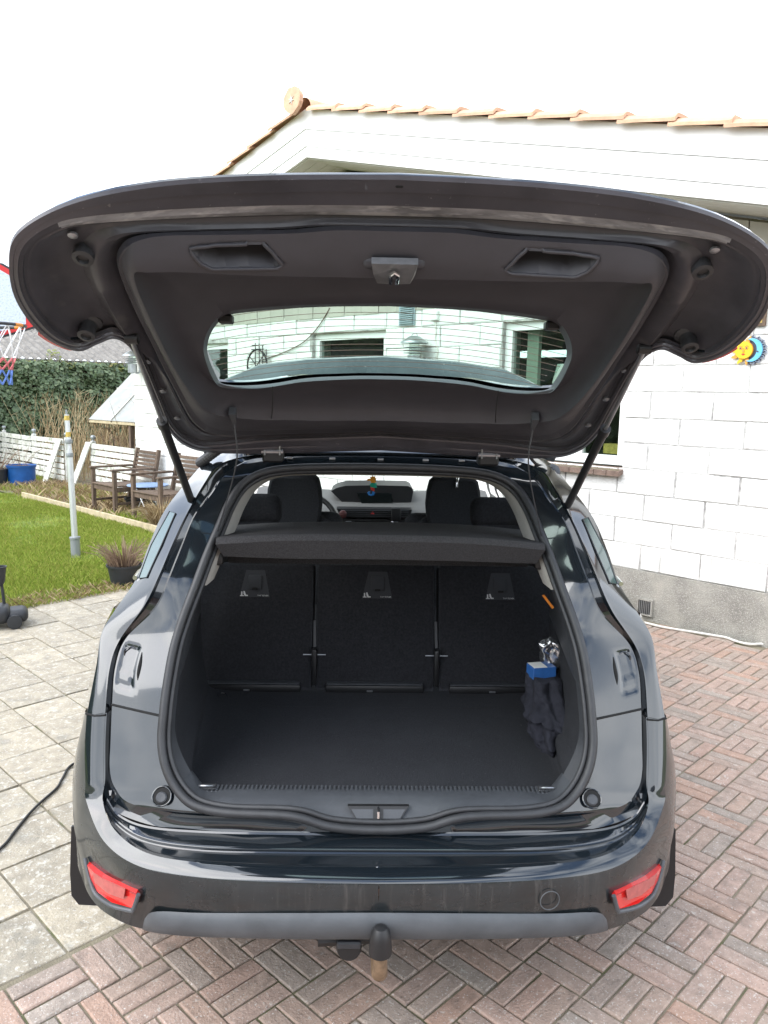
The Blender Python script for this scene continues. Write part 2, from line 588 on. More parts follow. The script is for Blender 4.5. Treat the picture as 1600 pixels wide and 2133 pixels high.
def piece_mesh(name, l, w, h, m, seed, ch=.004, wob=.0015):
    """one paver: chamfered, slightly uneven block whose top is at z = 0"""
    rnd = random.Random(seed)
    x, y = l / 2, w / 2
    j = lambda a: a + rnd.uniform(-wob, wob)
    top = [(j(-x + ch), j(-y + ch), rnd.uniform(-.0015, .0005)), (j(x - ch), j(-y + ch), rnd.uniform(-.0015, .0005)), (j(x - ch), j(y - ch), rnd.uniform(-.0015, .0005)), (j(-x + ch), j(y - ch), rnd.uniform(-.0015, .0005))]
    mid = [(j(-x), j(-y), -ch * 1.1), (j(x), j(-y), -ch * 1.1), (j(x), j(y), -ch * 1.1), (j(-x), j(y), -ch * 1.1)]
    bot = [(a, b, -h) for a, b, _ in mid]
    vs = top + mid + bot
    fs = [(0, 1, 2, 3)]
    for k in range(4):
        k2 = (k + 1) % 4
        fs += [(k + 4, k2 + 4, k2, k), (k + 8, k2 + 8, k2 + 4, k + 4)]
    me = bpy.data.meshes.new(name)
    me.from_pydata(vs, [], fs)
    if m:
        me.materials.append(m)
    return me, vs, fs

brick_meshes = [piece_mesh('brick', PITCH - .0075, PITCH / 3 - .0065, .02, M['paver'], 100 + i) for i in range(6)]
slab_meshes = [piece_mesh('slab', .291, .288, .02, M['slab'], 200 + i, .003, .002) for i in range(5)]

def under_car(x, y):
    return abs(x) < .8 and 2.35 < y < 6.3

cand = []
for i in range(-8, 34):
    for j in range(-25, 26):
        s0, t0 = -2.283 + i * PITCH, .875 + j * PITCH
        if t0 > 5.80:
            continue
        bay = t0 > 3.1 and s0 > -3.65               # the brick paving runs on to the wall here
        if s0 < -2.4 and not bay:
            continue
        along = (i + j) % 2 == 0
        for k in range(3):
            d = (k + .5) * PITCH / 3
            s, t = (s0 + PITCH / 2, t0 + d) if along else (s0 + d, t0 + PITCH / 2)
            if t > 5.80:
                continue
            p = yard(s, t)
            vis = in_view(p) and not under_car(p.x, p.y)
            cand.append((0 if vis else 1, (p - cam.location).length, s, t, along))
cand.sort()
far = MB()
rb = random.Random(5)
for n_, (nv, d, s, t, along) in enumerate(cand):
    z = rb.uniform(-.002, .0025)
    rz = (0 if along else R(90)) + rb.uniform(-.012, .012)
    me, vs, fs = brick_meshes[rb.randrange(6)]
    if n_ < 300 and not nv:
        o = link('brick', me, paving)
        o.location = (s, t, z)
        o.rotation_euler = (rb.uniform(-.006, .006), rb.uniform(-.006, .006), rz)
    else:
        c, sn = math.cos(rz), math.sin(rz)
        far.add([(s + c * x - sn * y, t + sn * x + c * y, z + w) for x, y, w in vs], fs)
far.build('far_bricks', M['paver_far'], paving, smooth=0, kind='stuff')

cand = []
for i in range(-14, 2):
    for j in range(-13, 17):
        s, t = -2.30 + (i - .5) * .2975, .874 + (j + .5) * .2975
        if s > -2.3 or s < -6.5 or t > 5.7 or (t < .9 and s > -2.29) or (t > 3.0 and s > -3.7):
            continue
        p = yard(s, t)
        vis = in_view(p, 1.06) and not (p.x > -.75 and p.y > 2.5)
        cand.append((0 if vis else 1, (p - cam.location).length, s, t))
cand.sort()
far = MB()
for n_, (nv, d, s, t) in enumerate(cand):
    z = rb.uniform(-.002, .003)
    rz = rb.choice((0, 1, 2, 3)) * R(90) + rb.uniform(-.006, .006)
    me, vs, fs = slab_meshes[rb.randrange(5)]
    if n_ < 300 and not nv:
        o = link('slab', me, patio)
        o.location = (s, t, z)
        o.rotation_euler = (rb.uniform(-.004, .004), rb.uniform(-.004, .004), rz)
    else:
        c, sn = math.cos(rz), math.sin(rz)
        far.add([(s + c * x - sn * y, t + sn * x + c * y, z + w) for x, y, w in vs], fs)
far.build('far_slabs', M['slab_far'], patio, smooth=0, kind='stuff')

# grass: every blade a small bent triangle pair
def blades(name, n, area, hmin, hmax, w, m, seed, lean=.5, dens=None, z0=0.):
    rnd = random.Random(seed)
    b = MB()
    vs, fs = [], []
    c = 0
    tries = 0
    while c < n and tries < n * 20:
        tries += 1
        s, t = rnd.uniform(area[0], area[1]), rnd.uniform(area[2], area[3])
        p = yard(s, t, z0)
        if not in_view(p, 1.15):
            continue
        if dens and rnd.random() > dens(s, t):
            continue
        h = rnd.uniform(hmin, hmax)
        a = rnd.uniform(0, 6.283)
        dx, dy = math.cos(a), math.sin(a)
        l = rnd.uniform(0, lean) * h
        b2 = rnd.uniform(0, 6.283)
        ex, ey = math.cos(b2) * l, math.sin(b2) * l
        ww = w * rnd.uniform(.6, 1.3)
        o = len(vs)
        vs += [(p.x - dx * ww, p.y - dy * ww, p.z), (p.x + dx * ww, p.y + dy * ww, p.z), (p.x + ex * .4 + dx * ww * .6, p.y + ey * .4 + dy * ww * .6, p.z + h * .6), (p.x + ex, p.y + ey, p.z + h)]
        fs += [(o, o + 1, o + 2), (o, o + 2, o + 3)]
        c += 1
    me = bpy.data.meshes.new(name)
    me.from_pydata(vs, [], fs)
    me.materials.append(m)
    return link(name, me)

def patchy(s, t):
    v = noise.noise(Vector((s * .9, t * .9, 3.)))
    w = noise.noise(Vector((s * 3.1, t * 3.1, 8.)))
    return max(.12, min(1, .7 + v + .5 * w))
o = blades('lawn_grass', 130000, (-13.5, -6.38, -2.5, 4.78), .018, .058, .0023, M['grass'], 3, .8, patchy)
tag(o, 'short green lawn grass growing beside the slab patio', 'grass', kind='stuff')
o = blades('dry_grass_edge', 2600, (-6.68, -6.37, 0.5, 5.5), .02, .075, .0025, M['drygrass'], 4, 1.6)
tag(o, 'dry straw grass along the edge of the lawn', 'dry grass', kind='stuff')
o = blades('dry_grass_tufts', 5200, (-14.5, -6.5, 4.85, 6.1), .03, .16, .004, M['drygrass'], 5, 1.4, lambda s, t: max(.05, .5 + noise.noise(Vector((s * 1.5, t * 1.5, 8.)))))
tag(o, 'brown dry grass in the bed under the wooden chairs', 'dry grass', kind='stuff')
o = blades('bed_grass', 9000, (-18, -9.5, 4.82, 6.1), .03, .11, .004, M['grass'], 6, .9, lambda s, t: max(0., .35 + noise.noise(Vector((s * 1.1, t * 1.1, 5.)))))
tag(o, 'thin green grass in front of the white slat fence', 'grass', kind='stuff')
# ------------------------------------------------------------------ the house (local x = s, local y = t)
HO = (-6.5, 5.86, 0)
house = thing('house', yard(-6.5, 5.86), 'white block gable house with orange roof tiles behind the car', 'house', YR)
S0, S1, TB = -11.25, 0.1, 14.0
WIN = [(-4.37, -3.12, 1.203, 2.43), (-7.04, -5.86, 1.203, 2.43), (-9.95, -8.73, 1.203, 2.39)]
SL = .25
roofz = lambda s, z0: z0 - SL * abs(s + 6.5)
b = MB()
# gable wall built round its window openings
edges = sorted([(w[0], w[1]) for w in WIN])
x = S0
for a, c in edges:
    b.bx(x, a, 5.86, 6.14, .39, 2.64)
    x = c
b.bx(x, S1, 5.86, 6.14, .39, 2.64)
for a, c, z0, z1 in WIN:
    b.bx(a, c, 5.86, 6.14, .39, z0)
    b.bx(a, c, 5.86, 6.14, z1, 2.64)
b.bx(S0, S0 + .25, 6.14, TB, 0, 2.9)
b.bx(S1 - .25, S1, 6.14, TB, 0, 2.4)
b.bx(S0, S1, TB, TB + .25, 0, 2.4)
wall = b.build('wall', M['mortar'], house, HO, smooth=0)
b = MB().bx(S0 + .26, S1 - .26, 6.15, TB - .01, .02, .06)
b.bx(S0 + .26, S1 - .26, 10.0, 10.1, .06, 2.35)
b.bx(S0 + .26, S1 - .26, 6.16, 9.99, 2.45, 2.50)
b.build('room_interior', M['darkroom'], house, HO, smooth=0)
# gable infill wall behind the boards
b = MB().prism([(S0, 5.87, 2.64), (S1, 5.87, 2.50), (S1, 5.87, roofz(S1, 4.10)), (-6.5, 5.87, 4.10), (S0, 5.87, roofz(S0, 4.10))], (0, .2, 0))
b.build('gable_panel', M['joint'], house, HO, smooth=0)
# plinth
MB().bx(S0 - .03, S1 + .03, 5.835, 6.13, -.05, .389).build('plinth', M['plinth'], house, HO, smooth=0)
# wall blocks
blk = []
for i in range(5):
    me, vs, fs = piece_mesh('block', .48, .1945, .05, M['wallwhite'], 300 + i, .006, .0048)
    for p in me.vertices:                      # stand it up: local z becomes -t
        p.co = (p.co.x, -p.co.z, p.co.y)
    me.update()
    blk.append(me)
rw = random.Random(11)
foot = []
for me in blk[:3]:
    me = me.copy()
    me.materials.clear()
    me.materials.append(M['wallfoot'])
    foot.append(me)
def block(s0, s1, z0, z1):
    me = blk[rw.randrange(5)] if z0 > .45 else foot[rw.randrange(3)]
    o = link('block', me, wall)
    o.location = ((s0 + s1) / 2 - HO[0], -.009 + rw.uniform(-.005, .005), (z0 + z1) / 2)
    o.scale = ((s1 - s0 - rw.uniform(.009, .017)) / .48, 1, (z1 - z0 - rw.uniform(.009, .013)) / .1945)
CH = .2045
for k in range(11):
    z0 = .389 + k * CH
    z1 = z0 + CH
    base = -2.42 if k % 2 == 0 else -2.175 - .49
    n0 = math.floor((S0 - base) / .49)
    s = base + n0 * .49
    while s < S1:
        segs = [(max(s, S0), min(s + .49, S1))]
        for a, c, w0, w1 in WIN:
            if z1 > w0 + .03 and z0 < w1 - .03:
                ns = []
                for p0, p1 in segs:
                    if p1 <= a or p0 >= c:
                        ns.append((p0, p1))
                    else:
                        if p0 < a:
                            ns.append((p0, a))
                        if p1 > c:
                            ns.append((c, p1))
                segs = ns
        for p0, p1 in segs:
            if p1 - p0 > .05:
                block(p0, p1, z0, min(z1, 2.638))
        s += .49
# cladding boards of the gable
bw = .264
s = -6.224 - bw * 18
while s < S1:
    if s > S0 - bw * .5:
        a, c = max(s + .004, S0), min(s + bw - .004, S1)
        mb = MB().prism([(a, 5.868, 2.60), (c, 5.868, 2.60), (c, 5.868, roofz(c, 4.08)), (a, 5.868, roofz(a, 4.08))], (0, -.022 if int(round(s / bw)) % 2 else -.026, 0))
        mb.build('cladding_board', M['board'], house, HO, smooth=0)
    s += bw
# roof: soffit boards, bargeboards, tiles
def slope_strip(sa, sb, ta, tb, za, zb):
    """board following the verge on one side; z at apex from za (top) to zb (bottom)"""
    return MB().prism([(sa, ta, roofz(sa, za)), (sb, ta, roofz(sb, za)), (sb, ta, roofz(sb, zb)), (sa, ta, roofz(sa, zb))], (0, tb - ta, 0))
RS0, RS1 = -11.75, .45
for side, (sa, sb) in enumerate(((-6.5, RS1), (RS0, -6.5))):
    for q in range(4):
        t0 = 5.345 + q * .13
        slope_strip(sa, sb, t0, t0 + .125, 4.135, 4.115).build('soffit_board', M['soffit'], house, HO, smooth=0)
    slope_strip(sa, sb, 5.295, 5.335, 4.575, 4.389).build('bargeboard', M['trim'], house, HO, smooth=0)
    slope_strip(sa, sb, 5.305, 5.338, 4.3865, 4.2275).build('bargeboard', M['trim'], house, HO, smooth=0)
    slope_strip(sa, sb, 5.314, 5.342, 4.225, 4.126).build('bargeboard', M['trim'], house, HO, smooth=0)
b = MB()
for sgn in (1, -1):
    s_end = RS1 if sgn > 0 else RS0
    rows = []
    nn = 46
    for i in range(nn + 1):
        s = -6.5 + (s_end + 6.5) * i / nn
        f = (i % 3) / 3
        rows.append([(s, t, roofz(s, 4.56) + .02 * f + .018 * math.sin(t * 2 * math.pi / .25)) for t in [5.55 + .0625 * k for k in range(140)]])
    b.loft(rows)
b.build('roof_tiling', M['tile'], house, HO)
MB().prism([(RS0, 5.345, roofz(RS0, 4.55)), (-6.5, 5.345, 4.55), (RS1, 5.345, roofz(RS1, 4.55)), (RS1, 5.345, roofz(RS1, 4.145)), (-6.5, 5.345, 4.145), (RS0, 5.345, roofz(RS0, 4.145))], (0, 8.9, 0)).build('roof', M['trim'], house, HO, smooth=0)
# verge tiles: each lifts at its lower end and laps the next
prof = []
for i in range(9):
    a = i / 8
    prof.append((5.225 + .33 * a, .012 * math.sin(a * math.pi) + (.0 if a > .12 else -.03 * (1 - a / .12))))
def tile_mesh(sgn):
    mb = MB()
    rings = []
    for u_, lift, th in ((-.02, .0, .022), (.10, .013, .022), (.22, .020, .022), (.34, .028, .022), (.385, .033, .024), (.41, .041, .028)):
        up = [(sgn * u_, t - 5.225, -SL * u_ + lift + h) for t, h in prof]
        lo = [(sgn * u_, t - 5.225, -SL * u_ + lift + h - th) for t, h in prof]
        rings.append([Vector(p) for p in up + lo[::-1]])
    mb.loft(rings, closed=True)
    n = len(rings[0])
    mb.f.append(tuple(range(n)))
    mb.f.append(tuple(len(mb.v) - n + k for k in range(n)))
    me = bpy.data.meshes.new('tile')
    me.from_pydata(mb.v, [], mb.f)
    bm = bmesh.new(); bm.from_mesh(me); bmesh.ops.recalc_face_normals(bm, faces=bm.faces[:]); bm.to_mesh(me); bm.free()
    me.shade_smooth(); me.set_sharp_from_angle(angle=R(40))
    me.materials.append(M['tile'])
    return me
for sgn in (1, -1):
    me = tile_mesh(sgn)
    n_t = 18 if sgn > 0 else 13
    for k in range(n_t):
        s = -6.5 + sgn * (.12 + .378 * k)
        o = link('tile', me, house)
        o.location = (s - HO[0], 5.225 - HO[1], roofz(s, 4.60) + rw.uniform(-.004, .004))
        o.rotation_euler = (0, rw.uniform(-.008, .008), rw.uniform(-.012, .012))
# ridge tiles and the round end cap with its small star
mb = MB()
mb.loft([[(-6.5 + .13 * math.cos(a) , t, 4.565 + .11 * math.sin(a) + (.02 if k % 2 else 0)) for a in [math.pi * i / 10 for i in range(11)]] for k, t in enumerate([5.26, 5.58, 5.581, 5.95, 5.951, 6.4, 6.401, 14.0])])
mb.build('ridge_tile', M['tile'], house, HO)
pts = []
for i in range(36):
    a = 2 * math.pi * i / 36
    r = .125 + (.012 * abs(math.sin(a * 4)) if math.sin(a) > -.3 else .0)
    x_, z_ = r * math.cos(a), r * math.sin(a)
    if z_ < -.06:
        x_ *= .55 + .45 * max(0, (z_ + .13) / .07)
    pts.append((-6.56 + x_, 5.17, 4.635 + z_))
cap = MB().prism(pts, (0, .045, 0)).build('ridge_end_cap', M['tile'], house, HO, smooth=30)
st = []
for i in range(12):
    a = 2 * math.pi * i / 12 + .2
    r = .045 if i % 2 else .014
    st.append((-6.56 + r * math.cos(a), 5.162, 4.645 + r * math.sin(a)))
MB().prism(st, (0, .010, 0)).build('star_relief', M['soffit'], cap, HO, smooth=0)
# windows
for wi, (a, c, z0, z1) in enumerate(WIN):
    fw = .075
    b = MB()
    t0, t1 = 5.905, 5.975
    b.bx(a, a + fw, t0, t1, z0 + .02, z1).bx(c - fw, c, t0, t1, z0 + .02, z1)
    b.bx(a + fw, c - fw, t0, t1, z1 - fw, z1).bx(a + fw, c - fw, t0, t1, z0 + .02, z0 + .02 + fw)
    win = b.build('window', M['trim'], house, HO, smooth=0)
    if wi == 0:
        MB().bx(-3.60, -3.53, t0 + .004, t1 - .004, z0 + .09, z1 - fw).build('mullion', M['trim'], win, HO, smooth=0)
        MB().bx(-3.53, c - fw, t0 + .006, t1 - .006, 1.775, 1.825).build('transom', M['trim'], win, HO, smooth=0)
        MB().bx(a + fw + .10, a + fw + .22, 6.0, 6.05, z0 + .1, z1 - .08).build('inner_casement', M['soffit'], win, HO, smooth=0)
    MB().bx(a + fw - .01, c - fw + .01, 5.938, 5.944, z0 + .085, z1 - fw + .01).build('pane', M['pane'], win, HO, smooth=0)
    sill = MB().bx(a - .02, c + .0, 5.80, 5.90, z0 - .045, z0 - .01).build('window_sill', M['joint'], house, HO, smooth=0)
    k, w_ = 0, .115
    s = c + .015
    while s > a:
        mb = MB().prism([(s - w_ + .006, 5.775, z0 - .062), (s - w_ + .006, 5.775, z0 - .022), (s - w_ + .006, 5.91, z0 + .006), (s - w_ + .006, 5.91, z0 - .034)], (w_ - .006, 0, 0))
        mb.build('tile', M['sill'], sill, HO, smooth=0)
        s -= w_
mb = MB().lathe([(.075, .0), (.115, -.17)], (-3.86, 6.12, 2.06), n=20)
o = mb.build('lampshade', M['trim'], None, (-3.86, 6.12, 1.89))
o.location = yard(-3.86, 6.12, 1.89); tag(o, 'white conical lampshade standing inside the window seen through the tailgate glass', 'lampshade')
o = MB().cbox((0, 0, .045), (.15, .12, .085), .004).build('yellow_box', M['tape'])
o.location = yard(-3.30, 6.05, 1.30); o.rotation_euler = (0, 0, YR); tag(o, 'small yellow box on the inside ledge of the window above the brown sill tiles', 'box')
# plinth vent
vt = MB().bx(-2.885, -2.768, 5.822, 5.834, .045, .160).build('plinth_vent', M['iron'], house, HO, smooth=0)
fr = MB()
fr.bx(-2.892, -2.761, 5.812, 5.834, .158, .172).bx(-2.892, -2.761, 5.812, 5.834, .036, .048).bx(-2.892, -2.880, 5.812, 5.834, .048, .158).bx(-2.773, -2.761, 5.812, 5.834, .048, .158)
fr.build('vent_frame', M['plinth'], vt, HO, smooth=0)
for i in range(7):
    s = -2.872 + i * .0155
    MB().bx(s, s + .007, 5.814, 5.824, .048, .158).build('bar', M['galv'], vt, HO, smooth=0)
# wall vent with louvres
vt = MB().bx(-5.66, -5.445, 5.838, 5.853, 2.455, 2.66).build('wall_vent', M['ventblue'], house, HO, smooth=0)
for i in range(9):
    z = 2.474 + i * .020
    MB().prism([(-5.645, 5.838, z), (-5.645, 5.838, z + .014), (-5.645, 5.822, z + .003), (-5.645, 5.822, z - .002)], (.185, 0, 0)).build('louvre', M['ventblue'], vt, HO, smooth=0)
jb = MB().cbox((-5.17, 5.832, 2.53), (.085, .04, .09), .006).build('junction_box', M['trim'], house, HO)
MB().tube(cr([(-5.17, 5.84, 2.48), (-5.16, 5.842, 2.38), (-5.165, 5.842, 2.29), (-5.13, 5.842, 2.2), (-5.15, 5.842, 2.1)], 4), .006, 6).build('cable', M['cablewhite'], jb, HO)
MB().tube(cr([(-6.72, 5.84, 2.70), (-6.9, 5.84, 2.52), (-7.1, 5.838, 2.38), (-7.3, 5.84, 2.30), (-7.62, 5.84, 2.22), (-8.0, 5.84, 2.15)], 4), .006, 6).build('wall_cable', M['sill'], house, HO)
# wall lanterns: a galvanised hood over a ribbed glass on an arm
def lantern(s, z, label, t=5.70):
    r = thing('wall_lantern', yard(s, t, z), label, 'wall lamp', YR, 'galvanised lanterns on the white wall')
    MB().lathe([(.010, .06), (.05, .055), (.135, .0), (.14, -.012), (.04, -.012)], (0, 0, 0), n=28).build('hood', M['galv'], r)
    for k in range(3):
        MB().lathe([(.06, .0), (.105, -.006), (.105, -.010), (.06, -.014)], (0, 0, -.045 - k * .026), n=28).build('rib', M['galv'], r)
    MB().lathe([(.052, .0), (.052, -.12)], (0, 0, -.012), n=20).build('glass_body', M['pane'], r)
    MB().lathe([(.066, .0), (.066, -.13), (.03, -.14)], (0, 0, -.125), n=20).build('socket', M['galv'], r)
    MB().tube(cr([(0, .02, -.24), (0, .09, -.26), (0, .145, -.20)], 4), .014, 8).build('arm', M['galv'], r)
    MB().lathe([(.055, .0), (.05, .02)], (0, .15, -.20), axis=(0, -1, 0), n=16).build('wall_plate', M['galv'], r)
    MB().tube([(.04 * math.cos(a), 0, .05 + .035 * math.sin(a)) for a in [math.pi * i / 8 for i in range(9)]], .004, 5).build('handle', M['galv'], r)
    return r
lantern(-5.31, 2.275, 'galvanised lantern beside the large window seen through the tailgate glass')
lantern(-10.98, 2.27, 'galvanised lantern at the far corner of the house above the wooden chairs')
# wrought iron wall ornament
wi = thing('iron_wheel_ornament', yard(-8.02, 5.80, 2.08), 'black iron wheel shaped ornament on the white wall left of the window', 'wall ornament', YR)
MB().tube([(.20 * math.cos(a), 0, .0 + .20 * math.sin(a)) for a in [math.pi * i / 12 for i in range(25)]], .012, 6).build('rim', M['iron'], wi)
for q, (x0, z0, x1, z1) in enumerate([(-.02, -.1, -.02, .28), (.06, -.1, .06, .27), (.13, -.05, .13, .25), (-.1, .20, .16, .20), (-.09, .25, .16, .25), (-.14, .05, .2, .05), (.2, -.1, .2, .2), (-.16, -.14, .16, .14), (-.16, .14, .16, -.14)]):
    MB().tube([(x0, -.01, z0), (x1, -.01, z1)], .006, 5).build('spoke', M['iron'], wi)
MB().tube([(-.18, 0, -.02), (-.18, .06, -.02)], .006, 5).tube([(.18, 0, -.02), (.18, .06, -.02)], .006, 5).build('bracket', M['iron'], wi)

# sun and moon plaque on the wall
PY = mat('plaque_yellow', (.86, .60, .02), .5, var=.15, vscale=40)
PB = mat('plaque_blue', (.16, .55, .80), .5, var=.2, vscale=40)
PO = mat('plaque_orange', (.75, .34, .05), .5)
PK = mat('plaque_dark', (.07, .08, .12), .6)
PG = mat('plaque_scroll', (.30, .33, .40), .5)
sm = thing('sun_moon_plaque', yard(-2.19, 5.835, 2.125), 'painted sun face hugging a blue crescent moon, hung on the white wall', 'wall plaque', YR)
def disc(r, x, z, y0, th, n=28, sx=1):
    return MB().prism([(x + r * sx * math.cos(2 * math.pi * i / n), y0, z + r * math.sin(2 * math.pi * i / n)) for i in range(n)], (0, -th, 0))
bp = []
for i in range(30):
    a = -1.75 + 3.5 * i / 29
    r = .094 + .010 * math.sin(i * 1.9)
    bp.append((.018 + r * math.cos(a), .012, r * math.sin(a)))
MB().prism(bp, (0, -.008, 0)).build('backing', PK, sm, smooth=0)
for i in range(8):
    a = -1.45 + 2.9 * i / 7
    cx_, cz_ = .018 + .090 * math.cos(a), .090 * math.sin(a)
    path = [(cx_ + (.017 - .0006 * k) * math.cos(a + k * .55), .0, cz_ + (.017 - .0011 * k) * math.sin(a + k * .55)) for k in range(14)]
    MB().tube(path, .0038, 5).build('scroll', PG, sm)
cres = [(.016 + .082 * math.cos(a), .0, .082 * math.sin(a)) for a in [-1.75 + 3.5 * i / 20 for i in range(21)]]
cres += [(-.012 + .072 * math.cos(a), .0, .074 * math.sin(a)) for a in [1.55 - 3.1 * i / 20 for i in range(21)]]
MB().prism(cres, (0, -.014, 0)).build('crescent_moon', PB, sm, smooth=0)
MB().prism([(.058, -.013, -.012), (.066, -.013, -.004), (.074, -.013, -.010), (.070, -.013, -.018)], (0, -.004, 0)).build('moon_mouth', PK, sm, smooth=0)
for i in range(7):
    a = 1.25 + i * .62
    c_, s_ = math.cos(a), math.sin(a)
    px, pz = -.028 + .058 * c_, .058 * s_
    ray_ = []
    for k, (l, w) in enumerate(((0, .015), (.018, .012), (.032, .009), (.05, .0))):
        off = .006 * math.sin(k * 1.8)
        ray_.append((l, w, off))
    o_ = [(px + l * c_ - (w + of) * s_, .002, pz + l * s_ + (w + of) * c_) for l, w, of in ray_] + [(px + l * c_ + (w - of) * s_, .002, pz + l * s_ - (w - of) * c_) for l, w, of in ray_[::-1]]
    MB().prism(o_, (0, -.011, 0)).build('sun_ray', PY if i % 2 else PO, sm, smooth=0)
face = disc(.060, -.028, 0, .0, .022).build('sun_face', PY, sm, smooth=0)
disc(.0635, -.028, 0, .001, .018).build('sun_rim', PO, sm, smooth=0)
for ex in (-.050, -.008):
    disc(.012, ex, .014, -.021, .004, 14, 1.1).build('eye', PO, face, smooth=0)
    disc(.005, ex, .014, -.024, .004, 10).build('pupil', PK, face, smooth=0)
    MB().tube([(ex - .014, -.023, .024), (ex, -.023, .031), (ex + .013, -.023, .026)], .0022, 5).build('eyebrow', PO, face)
MB().prism([(-.030, -.021, .016), (-.038, -.021, -.010), (-.028, -.021, -.014), (-.019, -.021, -.010)], (0, -.008, 0)).build('nose', PO, face, smooth=0)
MB().prism([(-.042, -.021, -.028), (-.028, -.021, -.022), (-.014, -.021, -.028), (-.027, -.021, -.037)], (0, -.005, 0)).build('mouth', M['red'], face, smooth=0)
# framed tile picture above it
fp = thing('framed_picture', yard(-2.215, 5.845, 2.29), 'white tile picture in a grey frame with a yellow border above the sun plaque', 'picture', YR)
b = MB()
b.bx(-.16, .125, -.022, .0, .0, .022).bx(-.16, .125, -.022, .0, .30, .322).bx(-.16, -.138, -.022, .0, .022, .30).bx(.103, .125, -.022, .0, .022, .30)
b.build('frame', M['wood'], fp, smooth=0)
MB().bx(-.138, .103, -.010, .0, .022, .30).build('border', M['tape'], fp, smooth=0)
MB().prism([(-.115, -.010, .04), (.07, -.010, .034), (.088, -.010, .05), (.092, -.010, .28), (-.115, -.010, .285)], (0, -.004, 0)).build('tile_face', M['trim'], fp, smooth=0)
# white cable along the foot of the wall
b = MB().tube(cr([(1.95, 6.20, .012), (2.2, 5.93, .012), (2.29, 5.83, .012), (2.42, 5.745, .012), (2.51, 5.69, .012), (2.60, 5.63, .012), (2.67, 5.58, .012), (2.697, 5.506, .012), (2.767, 5.43, .012), (2.93, 5.41, .012), (3.25, 5.1, .012), (3.5, 4.6, .012)], 6), .009, 8)
o = b.build('white_cable', M['cablewhite']); tag(o, 'white cable lying on the brick paving along the foot of the house wall', 'cable')
b = MB().tube(cr([(-1.10, 3.9, .008), (-1.30, 3.6, .008), (-1.414, 3.511, .008), (-1.41, 3.371, .008), (-1.402, 3.284, .008), (-1.422, 3.16, .008), (-1.432, 3.064, .008), (-1.433, 2.931, .008), (-1.436, 2.814, .008), (-1.5, 2.6, .008), (-1.75, 2.3, .008)], 6), .0055, 8)
o = b.build('black_cable', M['cableblack']); tag(o, 'thin black cable snaking over the concrete slabs beside the car', 'cable')
# ------------------------------------------------------------------ garden: shed, ivy, fence, chairs, tubs
rg = random.Random(21)
sh = thing('garden_shed', yard(-18.2, 7.5), 'low shed with corrugated grey roof and ivy covered side', 'shed', YR)
SO = (-18.2, 7.5, 0)
MB().bx(-24, -18.2, 3.0, 13.0, 0, 2.32).build('wall', M['wood'], sh, SO, smooth=0)
MB().bx(-18.2, -18.12, 2.9, 13.1, 2.31, 2.41).build('fascia', M['trim'], sh, SO, smooth=0)
for row, (x0, x1, z0) in enumerate(((-18.02, -20.1, 2.42), (-19.95, -22.0, 3.17), (-21.85, -24.2, 3.87))):
    for k in range(10):
        ta = 2.9 + k * 1.02
        pts_t = [ta + 1.05 * i / 36 for i in range(37)]
        sl = .38
        rings = []
        for xx in (x0, (x0 + x1) / 2, x1):
            rings.append([(xx, t, z0 + (x0 - xx) * sl + .028 * math.sin((t - 2.9) * 2 * math.pi / .175) + .004 * (k % 2)) for t in pts_t])
        mb = MB().loft(rings)
        mb.loft([[(p[0], p[1], p[2]) for p in rings[0]], [(p[0], p[1], p[2] - .012) for p in rings[0]]])
        mb.build('roof_sheet', M['fibre'], sh, SO, smooth=60)
def leaves(name, n, pick, size, m, label, seed, parent=None, off=(0, 0, 0)):
    rnd = random.Random(seed)
    vs, fs = [], []
    for _ in range(n):
        p, nrm = pick(rnd)
        p, nrm = Vector(p), Vector(nrm).normalized()
        nrm = (nrm + Vector((rnd.uniform(-.7, .7), rnd.uniform(-.7, .7), rnd.uniform(-.3, .9)))).normalized()
        a = nrm.orthogonal().normalized()
        a = (Matrix.Rotation(rnd.uniform(0, 6.28), 3, nrm) @ a)
        c = nrm.cross(a)
        s = size * rnd.uniform(.6, 1.35)
        o = len(vs)
        for (u_, w_, h) in ((-.5, 0, 0), (-.25, .48, -.08), (.15, .35, .02), (.6, 0, -.12), (.15, -.35, .02), (-.25, -.48, -.08)):
            q = p + a * (u_ * s) + c * (w_ * s) + nrm * (h * s)
            vs.append((q.x - off[0], q.y - off[1], q.z - off[2]))
        fs += [(o, o + 1, o + 2, o + 3), (o, o + 3, o + 4, o + 5)]
    me = bpy.data.meshes.new(name)
    me.from_pydata(vs, [], fs)
    me.materials.append(m)
    return link(name, me, parent)
iv = thing('ivy', yard(-18.0, 7.8), 'dense dark green ivy covering the side of the low shed', 'ivy', YR)
IO = (-18.0, 7.8, 0)
def ivy_pick(r):
    t, z = r.uniform(4.6, 11.2), r.uniform(.25, 2.36)
    d = .30 * (noise.noise(Vector((t * 1.3, z * 1.6, 2.))) * .5 + .5) + .12 * (noise.noise(Vector((t * 4, z * 4, 9.))) + .3)
    return (-18.12 + d + r.uniform(-.08, .06), t, z), (1, 0, .35)
o = leaves('foliage', 15000, ivy_pick, .085, M['leaf'], '', 1, iv, IO); o['kind'] = 'stuff'
def ivy_top(r):
    t = r.uniform(4.6, 11.2)
    h = max(0, noise.noise(Vector((t * 1.8, 0, 5.))) + .15)
    return (-18.1 + r.uniform(-.3, .15), t, 2.28 + r.uniform(-.08, .10 + .5 * h * h)), (1, 0, 1)
o = leaves('young_shoots', 2600, ivy_top, .06, M['leaftop'], '', 2, iv, IO); o['kind'] = 'stuff'
b = MB()
